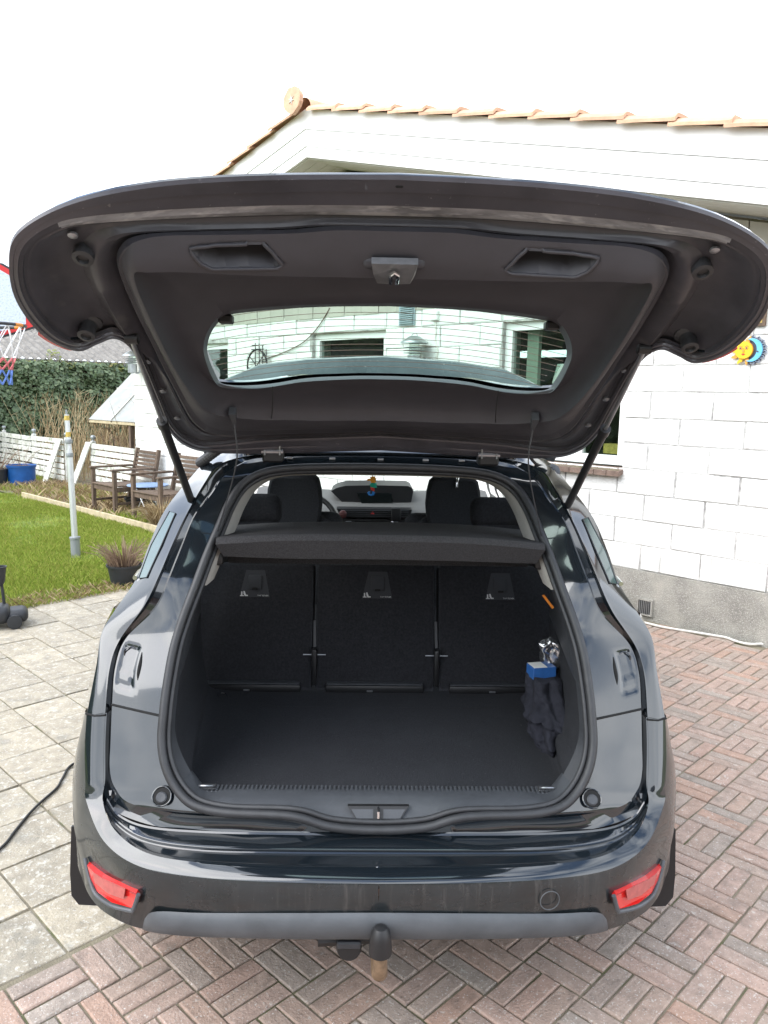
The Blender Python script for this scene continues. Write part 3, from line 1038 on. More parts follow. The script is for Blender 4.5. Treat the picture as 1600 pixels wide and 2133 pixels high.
for k in range(30):
    t = rg.uniform(4.8, 11)
    b.tube(cr([(-18.14, t, .0), (-18.12, t + rg.uniform(-.2, .2), .8), (-18.1, t + rg.uniform(-.3, .3), 1.6), (-18.12, t + rg.uniform(-.4, .4), 2.2)], 3), .012, 5)
b.build('stems', M['twig'], iv, IO)

# dry stalks standing in front of the ivy
def stalks(name, n, area, hmin, hmax, r0, m, seed, label, cat, branch=2):
    rnd = random.Random(seed)
    b = MB()
    for _ in range(n):
        s, t = rnd.uniform(area[0], area[1]), rnd.uniform(area[2], area[3])
        p = yard(s, t)
        h = rnd.uniform(hmin, hmax)
        lx, ly = rnd.uniform(-.3, .3) * h, rnd.uniform(-.3, .3) * h
        pts_ = [Vector((p.x, p.y, 0)), Vector((p.x + lx * .3, p.y + ly * .3, h * .5)), Vector((p.x + lx, p.y + ly, h))]
        b.tube(pts_, [r0, r0 * .8, r0 * .4], 3, cap=False)
        for _k in range(branch):
            a = pts_[1].lerp(pts_[2], rnd.random())
            b.tube([a, a + Vector((rnd.uniform(-.2, .2), rnd.uniform(-.2, .2), rnd.uniform(.05, .25))) * h * .6], [r0 * .6, r0 * .3], 3, cap=False)
    o = b.build(name, m, smooth=0)
    tag(o, label, cat, kind='stuff')
    return o
stalks('dry_stalks', 520, (-17.8, -12.2, 6.5, 8.6), .5, 1.75, .007, M['drygrass'], 31, 'tall dry brown stalks standing behind the white fence', 'dry stalks')
stalks('bramble_twigs', 130, (-13.9, -11.6, 6.5, 7.4), .5, 1.3, .009, M['twig'], 32, 'tangled bare twigs under the slanted plastic sheet', 'twigs', 3)

# slat fence in two lengths
def fence(s0, s1, posts, label, seed, tops):
    rnd = random.Random(seed)
    c0 = (s0 + s1) / 2
    f = thing('slat_fence', yard(c0, 6.15), label, 'fence', YR)
    FO = (c0, 6.15, 0)
    for s in posts:
        p = MB().cbox((s, 6.18, .43), (.07, .07, .86), .006).build('post', M['fence'], f, FO)
        MB().lathe([(.02, 0), (.018, .02), (.04, .035), (.047, .06), (.038, .085), (.01, .10)], (s, 6.18, .86), n=12).build('finial', M['galv'], p, FO)
    spans = sorted(set([s0] + [p for p in posts] + [s1]))
    for a, c in zip(spans, spans[1:]):
        if c - a < .2:
            continue
        for k in range(7):
            z = .10 + k * .113
            dz = rnd.uniform(-.012, .012)
            off = .0 if k % 2 else .014
            MB().bar((a + .01, 6.13 - off, z), (c - .01, 6.13 - off + rnd.uniform(-.01, .01), z + dz), .016, .088).build('slat', M['fence'], f, FO)
        for u_ in (.33, .66):
            s = a + (c - a) * u_
            MB().cbox((s, 6.153, .42), (.045, .018, .74), .004).build('batten', M['fence'], f, FO)
    return f
fence(-19.4, -14.45, (-19.3, -17.63, -16.02, -14.5), 'weathered white slat fence left of the aluminium pole, with ball topped posts', 1, None)
fence(-13.42, -11.42, (-13.4, -11.78), 'weathered white slat fence behind the wooden chairs', 2, None)
def plank(p0, p1, label):
    c = (Vector(p0) + Vector(p1)) / 2
    b = MB().bar(Vector(p0), Vector(p1), .022, .16, up=(0, 1, 0))
    base = min((p0, p1), key=lambda q: q[2])
    o = b.build('leaning_plank', M['fence'], None, base)
    o.location = yard(*base)
    o.rotation_euler = (0, 0, YR)
    tag(o, label, 'plank', 'white planks leaning in the fence gap')
def plank2(sa, za, sb, zb, t0, t1, label):
    # broad board leaning back: bottom edge at (sa, t0), top at (sb, t1)
    w = .10
    pts_ = [(sa - w, t0, za), (sa + w, t0, za), (sb + w, t1, zb), (sb - w, t1, zb)]
    base = (sa, t0, 0)
    b = MB().prism(pts_, (0, .022, .0))
    o = b.build('leaning_plank', M['fence'], None, base, smooth=0)
    o.location = yard(*base)
    o.rotation_euler = (0, 0, YR)
    tag(o, label, 'plank', 'white planks leaning in the fence gap')
plank2(-14.98, .0, -14.62, .82, 5.93, 6.08, 'white plank leaning against the fence end left of the aluminium pole')
plank2(-13.75, .0, -13.40, .84, 5.90, 6.09, 'white plank leaning against the fence end right of the aluminium pole')

# slanted plastic cold frame at the corner of the house
cf = thing('cold_frame', yard(-12.6, 6.9), 'lean-to cold frame with a slanted cloudy plastic sheet beside the house corner', 'cold frame', YR)
CO = (-12.6, 6.9, 0)
MB().prism([(-13.8, 6.30, 1.225), (-11.27, 6.30, 1.235), (-11.27, 7.40, 2.30), (-13.8, 7.40, 2.30)], (0, .006, -.004)).build('plastic_sheet', M['poly'], cf, CO, smooth=0)
for s in (-13.8, -12.95, -12.1, -11.33):
    MB().bar((s, 6.31, 1.20), (s, 7.40, 2.262), .045, .045).build('rafter', M['wood'], cf, CO)
for s in (-12.95, -12.1):
    MB().bar((s, 6.30, 1.245), (s, 7.40, 2.318), .03, .012).build('glazing_strip', M['soffit'], cf, CO)
MB().bar((-13.8, 6.86, 1.782), (-11.3, 6.86, 1.787), .012, .03).build('glazing_strip', M['soffit'], cf, CO)
MB().bar((-13.82, 6.33, 1.19), (-11.28, 6.33, 1.20), .04, .05).build('front_rail', M['woodpale'], cf, CO)
for s in (-12.35, -11.62, -11.36):
    MB().cbox((s, 6.36, .59), (.075, .06, 1.17), .004).build('post', M['wood'], cf, CO)
MB().bx(-12.3, -11.66, 6.9, 6.93, .0, 1.5).build('back_board', M['wood'], cf, CO, smooth=0)
MB().prism([(-12.0, 6.30, .55), (-11.7, 6.30, .45), (-11.72, 6.42, .95), (-11.95, 6.42, 1.05)], (0, .02, 0)).build('glass_offcut', M['galv'], cf, CO, smooth=0)

# wooden armchairs
def make_chair():
    c = thing('garden_chair', (0, 0, 0), 'chair', 'garden chair', YR, 'weathered wooden garden armchairs by the house wall')
    w, d = .33, .29
    for sx in (-1, 1):
        MB().cbox((sx * w, -d, .31), (.055, .055, .62), .005).build('leg', M['wood'], c)
        MB().bar((sx * w, d - .06, 0), (sx * (w - .02), d + .13, .90), .05, .055).build('leg', M['wood'], c)
        MB().cbox((sx * w, -.01, .638), (.075, .66, .028), .006).build('armrest', M['wood'], c)
        MB().cbox((sx * w, 0, .36), (.03, .58, .07), .004).build('side_rail', M['wood'], c)
        MB().cbox((sx * w, 0, .16), (.025, .56, .035), .004).build('stretcher', M['wood'], c)
    MB().cbox((0, -d, .37), (.62, .025, .08), .004).build('apron', M['wood'], c)
    for k in range(6):
        MB().cbox((0, -.28 + k * .098, .412 - k * .006), (.63, .082, .02), .004).build('seat_slat', M['wood'], c)
    for k in range(7):
        z = .50 + k * .058
        MB().cbox((0, d - .06 + .19 * z / .9, z), (.60, .018, .042), .003).build('back_slat', M['wood'], c)
    return c
def dup(root):
    r = root.copy(); COL.objects.link(r)
    for ch in list(root.children):
        k = ch.copy(); COL.objects.link(k); k.parent = r
        for gch in ch.children:
            q = gch.copy(); COL.objects.link(q); q.parent = k
    return r
ch = make_chair()
ch.location = yard(-10.72, 5.36)
ch['label'] = 'weathered wooden garden armchair nearer the white fence'
c2 = dup(ch)
c2.location = yard(-9.50, 5.36)
c2.rotation_euler = (0, 0, YR + .05)
c2['label'] = 'weathered wooden garden armchair half hidden behind the corner of the car'
tb = thing('folding_table', yard(-10.1, 5.42), 'small round blue folding table between the wooden chairs', 'table', YR)
MB().lathe([(.28, 0), (.285, .008), (.28, .016)], (0, 0, .43), n=28).build('table_top', mat('table_blue', (.26, .38, .60), .45, var=.15), tb)
for a0, a1 in (((-.2, -.1, 0), (.18, -.1, .43)), ((.2, -.1, 0), (-.18, -.1, .43)), ((-.2, .1, 0), (.18, .1, .43)), ((.2, .1, 0), (-.18, .1, .43))):
    MB().tube([a0, a1], .009, 6).build('leg', M['alu'], tb)

def pot(name, s, t, r0, r1, h, m, label, cat, twigs=0, th=.35, seed=0, soilz=.03, group=None):
    p = thing(name, yard(s, t), label, cat, YR, group)
    mb = MB().lathe([(r0, 0), (r0 + (r1 - r0) * .85, h * .9), (r1 * 1.04, h * .9), (r1 * 1.05, h), (r1 * .97, h), (r1 * .93, h - soilz), (.01, h - soilz)], (0, 0, 0), n=28)
    mb.build('tub', m, p)
    MB().lathe([(r1 * .935, -.02), (r1 * .93, 0), (.01, .012)], (0, 0, h - soilz + .004), n=20).build('soil', M['soil'], p)
    if twigs:
        rnd = random.Random(seed)
        b = MB()
        for _ in range(twigs):
            a, q = rnd.uniform(0, 6.28), rnd.uniform(0, r1 * .8)
            x_, y_ = q * math.cos(a), q * math.sin(a)
            l = th * rnd.uniform(.3, 1)
            lean = rnd.uniform(.2, 1.3)
            b.tube([(x_, y_, h - soilz), (x_ + math.cos(a) * l * lean * .5, y_ + math.sin(a) * l * lean * .5, h + l * .5), (x_ + math.cos(a) * l * lean, y_ + math.sin(a) * l * lean, h + l * (1 - .25 * lean))], [.0035, .0028, .0016], 4, cap=False)
        o = b.build('dead_stems', M['twig'], p, smooth=0)
        o['kind'] = 'stuff'
    return p
_s, _t = st_of(-2.235, 7.02)
pot('plant_pot', _s, _t, .115, .152, .195, M['blackpot'], 'black plastic pot of dead twigs at the edge of the lawn by the car', 'plant pot', 190, .27, 3)
_s, _t = st_of(-6.26, 14.2)
pot('blue_tub', _s, _t, .225, .245, .39, M['bluetub'], 'bright blue plastic tub standing on the grass before the fence', 'tub', 14, .5, 4)
_s, _t = st_of(-6.62, 14.0)
pot('grey_tub', _s, _t, .17, .19, .33, M['blackpot'], 'dark grey tub with straw next to the blue tub', 'tub', 60, .5, 5)
pot('low_pot', -10.78, 5.62, .15, .19, .17, M['blackpot'], 'low black pot standing under the wooden chair', 'plant pot')
# dry ornamental grass clump
b = MB()
for _ in range(420):
    a = rg.uniform(0, 6.28); l = rg.uniform(.25, .5); q = rg.uniform(0, .07); le = rg.uniform(.2, 1.0)
    b.tube([(q * math.cos(a), q * math.sin(a), 0), ((q + l * le * .5) * math.cos(a), (q + l * le * .5) * math.sin(a), l * .6), ((q + l * le) * math.cos(a), (q + l * le) * math.sin(a), l * (1.0 - .55 * le))], [.0035, .003, .001], 3, cap=False)
o = b.build('ornamental_grass', M['drygrass'], smooth=0)
o.location = yard(-9.0, 5.0); tag(o, 'pale dry ornamental grass clump beside the half hidden wooden chair', 'ornamental grass')
# edging plank of the lawn
o = MB().bar((-13.0, 4.78, .045), (-6.5, 4.79, .055), .035, .10).build('edging_plank', M['woodpale'], None, (-9.7, 4.78, 0))
o.location = yard(-9.7, 4.78); o.rotation_euler = (0, 0, YR); tag(o, 'long pale wooden plank edging the lawn in front of the chairs', 'plank')
# aluminium pole in the lawn
pl = thing('washing_line_pole', (-3.108, 8.2, 0), 'slim aluminium pole with yellow tape standing in the lawn', 'pole')
MB().lathe([(.048, -.03), (.048, .19), (.055, .195), (.055, .215), (.043, .215)], (0, 0, 0), axis=(-.02, .0, 1), n=16).build('ground_sleeve', M['greysleeve'], pl)
MB().tube([(-.003, 0, .16), (-.024, 0, 1.13)], .031, 16).build('lower_tube', M['alu'], pl)
MB().tube([(-.022, 0, 1.10), (-.036, 0, 1.50)], .025, 16).build('upper_tube', M['alu'], pl)
for z, x_ in ((1.06, -.0225), (1.20, -.026)):
    MB().lathe([(.034, 0), (.037, .01), (.037, .035), (.034, .045)], (x_, 0, z), n=16).build('clamp', M['greysleeve'], pl)
for z, x_ in ((1.27, -.028), (1.44, -.034)):
    MB().lathe([(.0262, 0), (.0262, .05)], (x_, 0, z), n=14).build('yellow_tape', M['tape'], pl)
MB().tube([(-.036, 0, 1.50), (-.037, 0, 1.55)], .010, 8).build('pin', M['greysleeve'], pl)

# basketball hoop at the left edge: board, ring, net, tank base with wheels
hp = thing('basketball_hoop', (-2.95, 5.75, 0), 'portable basketball hoop with a red edged backboard and red white blue net', 'basketball hoop', R(24))
def h_(x, y, z): return (x, y, z)
oc = [(-.42, 2.22), (-.22, 2.10), (.22, 2.10), (.50, 2.20), (.50, 2.53), (.30, 2.64), (-.30, 2.64), (-.42, 2.55)]
def inset(P, k):
    cx_, cz_ = sum(p[0] for p in P) / len(P), sum(p[1] for p in P) / len(P)
    return [(cx_ + (p[0] - cx_) * k, cz_ + (p[1] - cz_) * k) for p in P]
bd = MB().prism([(x, -.06, z) for x, z in oc], (0, .03, 0)).build('backboard', M['hoopblack'], hp, smooth=0)
MB().prism([(x, -.060, z) for x, z in inset(oc, .955)], (0, -.004, 0)).build('red_border', M['red'], bd, smooth=0)
MB().prism([(x, -.064, z) for x, z in inset(oc, .86)], (0, -.003, 0)).build('board_face', M['hoopboard'], bd, smooth=0)
RC = Vector((.20, -.36, 2.185))
ring = MB().tube([(RC.x + .225 * math.cos(a), RC.y + .225 * math.sin(a), RC.z) for a in [2 * math.pi * i / 40 for i in range(40)]], .0105, 8, closed=True).build('ring', M['hoopblack'], hp)
for k in range(5):
    a = 2 * math.pi * k / 5 - 1.9
    MB().tube([(RC.x + .225 * math.cos(a + d), RC.y + .225 * math.sin(a + d), RC.z) for d in (-.16, -.08, 0, .08, .16)], .0116, 8).build('orange_band', M['orange'], ring)
MB().bar((RC.x, -.07, RC.z - .02), (RC.x, RC.y + .22, RC.z - .01), .10, .03).build('bracket', M['hoopblack'], hp)
def net(z0, z1, r0, r1, rows, m, name, ph=0, thick=.0042):
    b = MB()
    n = 12
    for i in range(n):
        for sg in (1, -1):
            pts_ = []
            for k in range(rows * 4 + 1):
                f = k / (rows * 4)
                a = 2 * math.pi * (i + ph) / n + sg * f * rows * math.pi / n
                r = r0 + (r1 - r0) * f
                pts_.append((RC.x + r * math.cos(a), RC.y + r * math.sin(a), z0 + (z1 - z0) * f))
            b.tube(pts_, thick, 5, cap=False)
    o = b.build(name, m, hp, smooth=0)
    o['kind'] = 'stuff'
net(RC.z, RC.z - .22, .223, .15, 2, M['netwhite'], 'white_net')
net(RC.z - .22, RC.z - .30, .15, .125, 2, M['netred'], 'red_net', 0, .0055)
net(RC.z - .30, RC.z - .40, .125, .12, 2, M['netblue'], 'blue_net', 0, .0060)
MB().tube([(0, .10, .06), (0, .12, 1.3), (0, .10, 2.55)], .035, 12).build('post', M['hoopblack'], hp)
mb = MB()
mb.rbox((-.16, .0, .115), (.62, .42, .15), .06, 4).rbox((.10, -.12, .10), (.26, .22, .13), .05, 4)
base = mb.build('tank', M['hoopblack'], hp)
MB().rbox((.27, -.11, .08), (.16, .20, .10), .045, 4).build('wheel_arch', M['hoopblack'], base)
MB().lathe([(.035, -.02), (.052, -.018), (.052, .018), (.035, .02)], (.255, -.225, .052), axis=(0, 1, 0), n=16).build('wheel', M['blackpot'], hp)
MB().tube([(.19, -.08, .16), (.175, -.09, .36)], .011, 8).build('strut', M['hoopblack'], hp)
MB().lathe([(.012, .0), (.030, .04), (.042, .14), (.048, .15), (.04, .15), (.03, .05)], (.175, -.09, .30), n=16).build('funnel', M['hoopblack'], hp)
# conifers on the left and brick house behind: unseen, added only for reflections
hd = thing('added_conifer_hedge', (-13.5, 4.0, 0), 'added row of tall dark green conifers out of view on the left, for reflections only', 'hedge')
mb = MB()
rings = []
for i in range(33):
    y = -9 + 18 * i / 32
    w = .7 + .2 * noise.noise(Vector((y * .8, 0, 1)))
    h = 4.0 + .8 * noise.noise(Vector((y * .5, 3, 1)))
    rings.append([Vector((x * w, y, z * h)) for x, z in ((1, 0), (1.05, .3), (1, .7), (.7, .97), (0, 1), (-.7, .97), (-1, .7), (-1, 0))])
mb.loft(rings)
mb.build('hedge_body', M['leaf'], hd)
def hedge_pick(r):
    y = r.uniform(-9, 9); z = r.uniform(.1, 4.0)
    return (.72 + r.uniform(-.1, .18), y, z), (1, 0, .3)
o = leaves('foliage', 6000, hedge_pick, .17, M['leaf'], '', 44, hd); o['kind'] = 'stuff'
nb = thing('added_brick_house', (2.0, -13.0, 0), 'added red brick house with a dark roof, unseen behind the viewer, for reflections only', 'house')  # unseen house, added to give the paint and windows something to reflect
MB().bx(-9, 9, -5, 0, 0, 2.8).build('wall', mat('red_brickwork', (.20, .09, .06), .9, var=.4, vscale=6), nb, smooth=0)
MB().prism([(-9.4, .5, 2.7), (-9.4, -2.5, 5.0), (-9.4, -5.5, 2.7)], (18.8, 0, 0)).build('roof', mat('dark_roof', (.05, .045, .045), .8, var=.3), nb, smooth=0)
for x in (-5.5, -1.5, 2.0, 6.0):
    w_ = MB().bx(x, x + 1.4, -.02, .03, .9, 2.2).build('window', M['trim'], nb, smooth=0)
    MB().bx(x + .08, x + 1.32, .032, .036, .98, 2.12).build('pane', M['darkroom'], w_, smooth=0)
# ------------------------------------------------------------------ the car
# Car coordinates: x across (0 = centre line), y forward, z up. Half outlines are for +x and mirrored.
SEAL = [(0.000, 2.572, 1.530), (0.162, 2.571, 1.528), (0.304, 2.569, 1.521), (0.390, 2.559, 1.505), (0.448, 2.532, 1.470), (0.483, 2.483, 1.414), (0.508, 2.427, 1.342), (0.533, 2.372, 1.269), (0.557, 2.313, 1.187), (0.584, 2.262, 1.101), (0.602, 2.213, 1.021), (0.612, 2.164, 0.922), (0.615, 2.131, 0.849), (0.614, 2.105, 0.782), (0.598, 2.080, 0.722), (0.564, 2.056, 0.670), (0.510, 2.031, 0.634), (0.421, 2.014, 0.622), (0.275, 2.005, 0.621), (0.209, 2.001, 0.614), (0.129, 1.999, 0.590), (0.000, 1.999, 0.581)]
RING_INNER = [(0.000, 2.603, 1.562), (0.164, 2.601, 1.560), (0.323, 2.601, 1.554), (0.434, 2.599, 1.543), (0.503, 2.520, 1.498), (0.537, 2.471, 1.443), (0.579, 2.415, 1.381), (0.608, 2.360, 1.293), (0.633, 2.301, 1.209), (0.665, 2.267, 1.128), (0.755, 2.259, 1.034), (0.778, 2.224, 0.957), (0.776, 2.177, 0.858), (0.771, 2.139, 0.765), (0.767, 2.113, 0.694), (0.746, 2.089, 0.649), (0.690, 2.059, 0.617), (0.533, 2.027, 0.609), (0.301, 2.005, 0.610), (0.215, 2.001, 0.600), (0.129, 1.999, 0.573), (0.000, 1.998, 0.565)]
RING_GUTTER = [(0.000, 2.608, 1.568), (0.164, 2.607, 1.566), (0.324, 2.609, 1.562), (0.444, 2.612, 1.555), (0.521, 2.518, 1.533), (0.557, 2.469, 1.481), (0.607, 2.413, 1.381), (0.637, 2.358, 1.300), (0.664, 2.299, 1.216), (0.702, 2.270, 1.131), (0.776, 2.261, 1.026), (0.796, 2.226, 0.949), (0.795, 2.173, 0.837), (0.792, 2.143, 0.755), (0.784, 2.107, 0.663), (0.770, 2.083, 0.617), (0.745, 2.074, 0.586), (0.613, 2.039, 0.561), (0.408, 2.010, 0.561), (0.248, 2.001, 0.563), (0.129, 1.999, 0.560), (0.000, 1.998, 0.560)]
RING_EDGE = [(0.000, 2.619, 1.581), (0.165, 2.618, 1.578), (0.325, 2.620, 1.575), (0.454, 2.626, 1.569), (0.566, 2.626, 1.552), (0.614, 2.584, 1.498), (0.690, 2.500, 1.389), (0.726, 2.427, 1.285), (0.749, 2.361, 1.193), (0.804, 2.321, 1.104), (0.837, 2.292, 1.041), (0.841, 2.243, 0.950), (0.854, 2.190, 0.826), (0.851, 2.157, 0.734), (0.840, 2.121, 0.649), (0.830, 2.096, 0.604)]
GATE_EDGE = [(0.000, 1.306, 0.000), (0.156, 1.308, 0.006), (0.285, 1.317, 0.021), (0.401, 1.328, 0.044), (0.507, 1.332, 0.074), (0.586, 1.319, 0.101), (0.643, 1.289, 0.124), (0.673, 1.235, 0.140), (0.698, 1.150, 0.152), (0.705, 1.051, 0.155), (0.695, 0.969, 0.150), (0.666, 0.904, 0.135), (0.627, 0.906, 0.118), (0.593, 0.904, 0.104), (0.576, 0.848, 0.098), (0.580, 0.724, 0.099), (0.591, 0.566, 0.103), (0.601, 0.394, 0.107), (0.586, 0.248, 0.101), (0.530, 0.134, 0.081), (0.361, 0.060, 0.055), (0.000, 0.022, 0.024)]
GATE_BAND = [(0.000, 1.230, 0.004), (0.161, 1.234, 0.010), (0.296, 1.247, 0.027), (0.415, 1.265, 0.051), (0.520, 1.288, 0.082), (0.573, 1.293, 0.100), (0.627, 1.272, 0.122), (0.659, 1.228, 0.138), (0.683, 1.146, 0.149), (0.688, 1.053, 0.151), (0.679, 0.977, 0.147), (0.658, 0.930, 0.135), (0.621, 0.931, 0.119), (0.586, 0.927, 0.105), (0.564, 0.864, 0.097), (0.568, 0.736, 0.099), (0.579, 0.574, 0.103), (0.588, 0.410, 0.106), (0.571, 0.284, 0.100), (0.521, 0.188, 0.082), (0.355, 0.125, 0.038), (0.000, 0.091, 0.004)]
GATE_STRIP = [(0.000, 1.190, -0.004), (0.164, 1.196, 0.002), (0.302, 1.210, 0.020), (0.424, 1.232, 0.046), (0.526, 1.258, 0.076), (0.576, 1.267, 0.094), (0.625, 1.249, 0.113), (0.653, 1.209, 0.127), (0.675, 1.135, 0.137), (0.678, 1.049, 0.139), (0.671, 0.979, 0.135), (0.657, 0.935, 0.126), (0.620, 0.937, 0.111), (0.584, 0.932, 0.097), (0.557, 0.860, 0.087), (0.561, 0.729, 0.088), (0.574, 0.564, 0.093), (0.580, 0.401, 0.095), (0.564, 0.284, 0.089), (0.515, 0.203, 0.072), (0.354, 0.137, 0.029), (0.000, 0.101, -0.004)]
GATE_TRIM = [(0.000, 1.181, 0.012), (0.111, 1.183, 0.015), (0.200, 1.178, 0.022), (0.329, 1.194, 0.040), (0.427, 1.217, 0.063), (0.472, 1.219, 0.075), (0.498, 1.200, 0.083), (0.514, 1.163, 0.088), (0.522, 1.094, 0.091), (0.527, 0.991, 0.092), (0.528, 0.911, 0.093), (0.529, 0.835, 0.093), (0.531, 0.778, 0.094), (0.532, 0.703, 0.094), (0.533, 0.622, 0.094), (0.534, 0.518, 0.095), (0.533, 0.425, 0.094), (0.524, 0.358, 0.091), (0.504, 0.299, 0.085), (0.451, 0.245, 0.069), (0.345, 0.205, 0.044), (0.000, 0.165, 0.012)]
GATE_TRIM_TOP = [(0.000, 1.191, 0.030), (0.106, 1.193, 0.032), (0.193, 1.190, 0.039), (0.318, 1.205, 0.056), (0.410, 1.227, 0.076), (0.457, 1.229, 0.089), (0.482, 1.213, 0.096), (0.500, 1.178, 0.101), (0.506, 1.113, 0.103), (0.510, 1.012, 0.105), (0.511, 0.934, 0.105), (0.511, 0.863, 0.105), (0.512, 0.807, 0.105), (0.512, 0.734, 0.105), (0.512, 0.657, 0.105), (0.511, 0.564, 0.105), (0.509, 0.483, 0.104), (0.500, 0.420, 0.102), (0.480, 0.363, 0.096), (0.433, 0.310, 0.082), (0.335, 0.265, 0.060), (0.000, 0.226, 0.030)]
GATE_CREASE = [(0.000, 1.091, 0.050), (0.075, 1.094, 0.051), (0.168, 1.101, 0.056), (0.294, 1.127, 0.072), (0.394, 1.157, 0.092), (0.450, 1.177, 0.107), (0.474, 1.177, 0.114), (0.483, 1.133, 0.116), (0.486, 1.053, 0.117), (0.488, 0.958, 0.118), (0.489, 0.862, 0.118), (0.488, 0.774, 0.118), (0.484, 0.699, 0.117), (0.479, 0.635, 0.115), (0.470, 0.571, 0.112), (0.450, 0.507, 0.107), (0.405, 0.456, 0.095), (0.340, 0.410, 0.081), (0.270, 0.382, 0.068), (0.191, 0.358, 0.059), (0.102, 0.346, 0.052), (0.000, 0.345, 0.050)]
GATE_LIP = [(0.000, 0.932, 0.025), (0.119, 0.929, 0.028), (0.222, 0.933, 0.037), (0.306, 0.937, 0.049), (0.349, 0.937, 0.057), (0.375, 0.918, 0.063), (0.396, 0.886, 0.068), (0.414, 0.846, 0.072), (0.427, 0.794, 0.076), (0.432, 0.731, 0.077), (0.433, 0.667, 0.077), (0.428, 0.611, 0.076), (0.414, 0.584, 0.072), (0.380, 0.563, 0.064), (0.331, 0.545, 0.054), (0.282, 0.544, 0.045), (0.231, 0.551, 0.038), (0.181, 0.553, 0.033), (0.130, 0.553, 0.029), (0.080, 0.553, 0.026), (0.048, 0.553, 0.025), (0.000, 0.553, 0.025)]
GATE_GLASS = [(0.000, 0.860, -0.010), (0.122, 0.859, -0.007), (0.229, 0.863, 0.003), (0.314, 0.867, 0.016), (0.357, 0.867, 0.024), (0.381, 0.850, 0.029), (0.402, 0.821, 0.034), (0.419, 0.783, 0.039), (0.433, 0.730, 0.042), (0.437, 0.669, 0.043), (0.436, 0.606, 0.043), (0.433, 0.556, 0.042), (0.420, 0.533, 0.039), (0.388, 0.511, 0.031), (0.339, 0.494, 0.020), (0.288, 0.491, 0.011), (0.236, 0.499, 0.004), (0.185, 0.501, -0.002), (0.133, 0.500, -0.006), (0.081, 0.500, -0.009), (0.048, 0.500, -0.010), (0.000, 0.501, -0.010)]


M['paint'] = mat('black_car_paint', (.008, .0115, .015), .10, coat=1.0, coat_ior=1.52, spec=.55)
M['paint_dirty'] = mat('dusty_black_paint', (.014, .0185, .021), .28, coat=.55, spec=.5, var=.4, vscale=7, rvar=.1, spots=[(160, .66, .72, (.10, .10, .10), .5)], streak=((60, 60, 3), .52, .75, (.075, .072, .068), .55, 1.6, .35, .65))
M['gate_inner'] = mat('gate_inner_paint', (.047, .046, .054), .42, coat=.15, var=.35, vscale=9, rvar=.12, spots=[(13, .60, .74, (.10, .098, .095), .5)])
M['gate_band'] = mat('gate_band_plastic', (.060, .058, .069), .34, coat=.2, var=.3, vscale=6, rvar=.1, spots=[(90, .67, .72, (.22, .22, .23), .5)])
M['dust_strip'] = mat('dusty_seal_band', (.26, .27, .295), .75, var=.55, vscale=22, spots=[(40, .50, .66, (.50, .51, .54), .7)], stretch=(.35, 1, 1))
M['trim_plastic'] = mat('gate_trim_plastic', (.043, .042, .050), .52, var=.12, vscale=14, bump=.12, bscale=900)
M['grey_plastic'] = mat('dark_grey_plastic', (.042, .045, .051), .5, var=.15, vscale=18, bump=.15, bscale=700)
M['lip_plastic'] = mat('bumper_lip_plastic', (.075, .082, .09), .5, var=.25, vscale=10, rvar=.1, bump=.1, bscale=500)
M['rubber'] = mat('seal_rubber', (.030, .031, .034), .5, var=.2, vscale=30)
M['blackp'] = mat('black_plastic', (.012, .012, .013), .45)
M['sillp'] = mat('sill_plastic', (.050, .054, .061), .48, var=.12, vscale=18, bump=.12, bscale=700)
M['plate'] = mat('tether_plate_plastic', (.042, .043, .048), .75, spec=.2)
M['lockmetal'] = mat('lock_metal', (.22, .225, .235), .35, metal=.6, var=.2, vscale=40)
M['gap'] = mat('panel_gap', (.002, .002, .002), .8)
M['carpet'] = mat('boot_carpet', (.040, .0415, .047), 1.0, var=.35, vscale=260, bump=.5, bscale=600, spots=[(420, .68, .73, (.12, .12, .13), .5), (95, .70, .735, (.16, .16, .165), .55), (6, .52, .68, (.047, .049, .055), .35)], spec=.1)
M['seatcloth'] = mat('seat_cloth', (.028, .0285, .032), .95, var=.3, vscale=120, bump=.4, bscale=500, spec=.1)
M['shelf'] = mat('parcel_shelf_felt', (.058, .057, .060), 1.0, var=.35, vscale=240, bump=.6, bscale=500, spec=.1, spots=[(170, .70, .74, (.16, .16, .16), .4)])
M['lining'] = mat('pale_lining', (.36, .345, .32), .9, var=.06, vscale=30)
M['dashgrey'] = mat('dash_grey', (.13, .128, .124), .6, var=.06, vscale=20, bump=.1, bscale=400)
M['chrome'] = mat('chrome', (.75, .76, .78), .12, metal=1.0)
M['steel'] = mat('steel_grey', (.35, .36, .38), .35, metal=.8, var=.2, vscale=40)
M['rusty'] = mat('rusty_steel', (.23, .155, .095), .7, metal=.3, var=.4, vscale=40)
M['redlens'] = mat('red_lens', (.62, .018, .016), .18, coat=.8, spec=.6)
M['palelens'] = mat('dusty_reflector', (.42, .10, .09), .45, coat=.2, var=.2, vscale=60)
M['amber'] = mat('amber_reflector', (.85, .28, .04), .2, coat=.6)
M['carglass'] = glass('clear_car_glass', (.90, .95, .93), .8, dirt=.0)
M['rearglass'] = glass('rear_glass', (.74, .91, .83), .8, dirt=.030)
M['tintglass'] = mat('tinted_side_glass', (.03, .075, .075), .04, coat=1.0, spec=.8)
M['spoil'] = mat('spoiler_dusty', (.10, .125, .135), .30, coat=.5, var=.3, vscale=10, rvar=.1, spots=[(120, .62, .70, (.2, .23, .23), .5)])
M['screen'] = mat('display_glass', (.010, .013, .013), .12, coat=.8)
M['print'] = mat('white_print', (.55, .55, .55), .7)
M['tyre'] = mat('tyre_rubber', (.02, .02, .02), .85, bump=.3, bscale=80)
M['rimalloy'] = mat('alloy_wheel', (.45, .46, .48), .3, metal=.9)
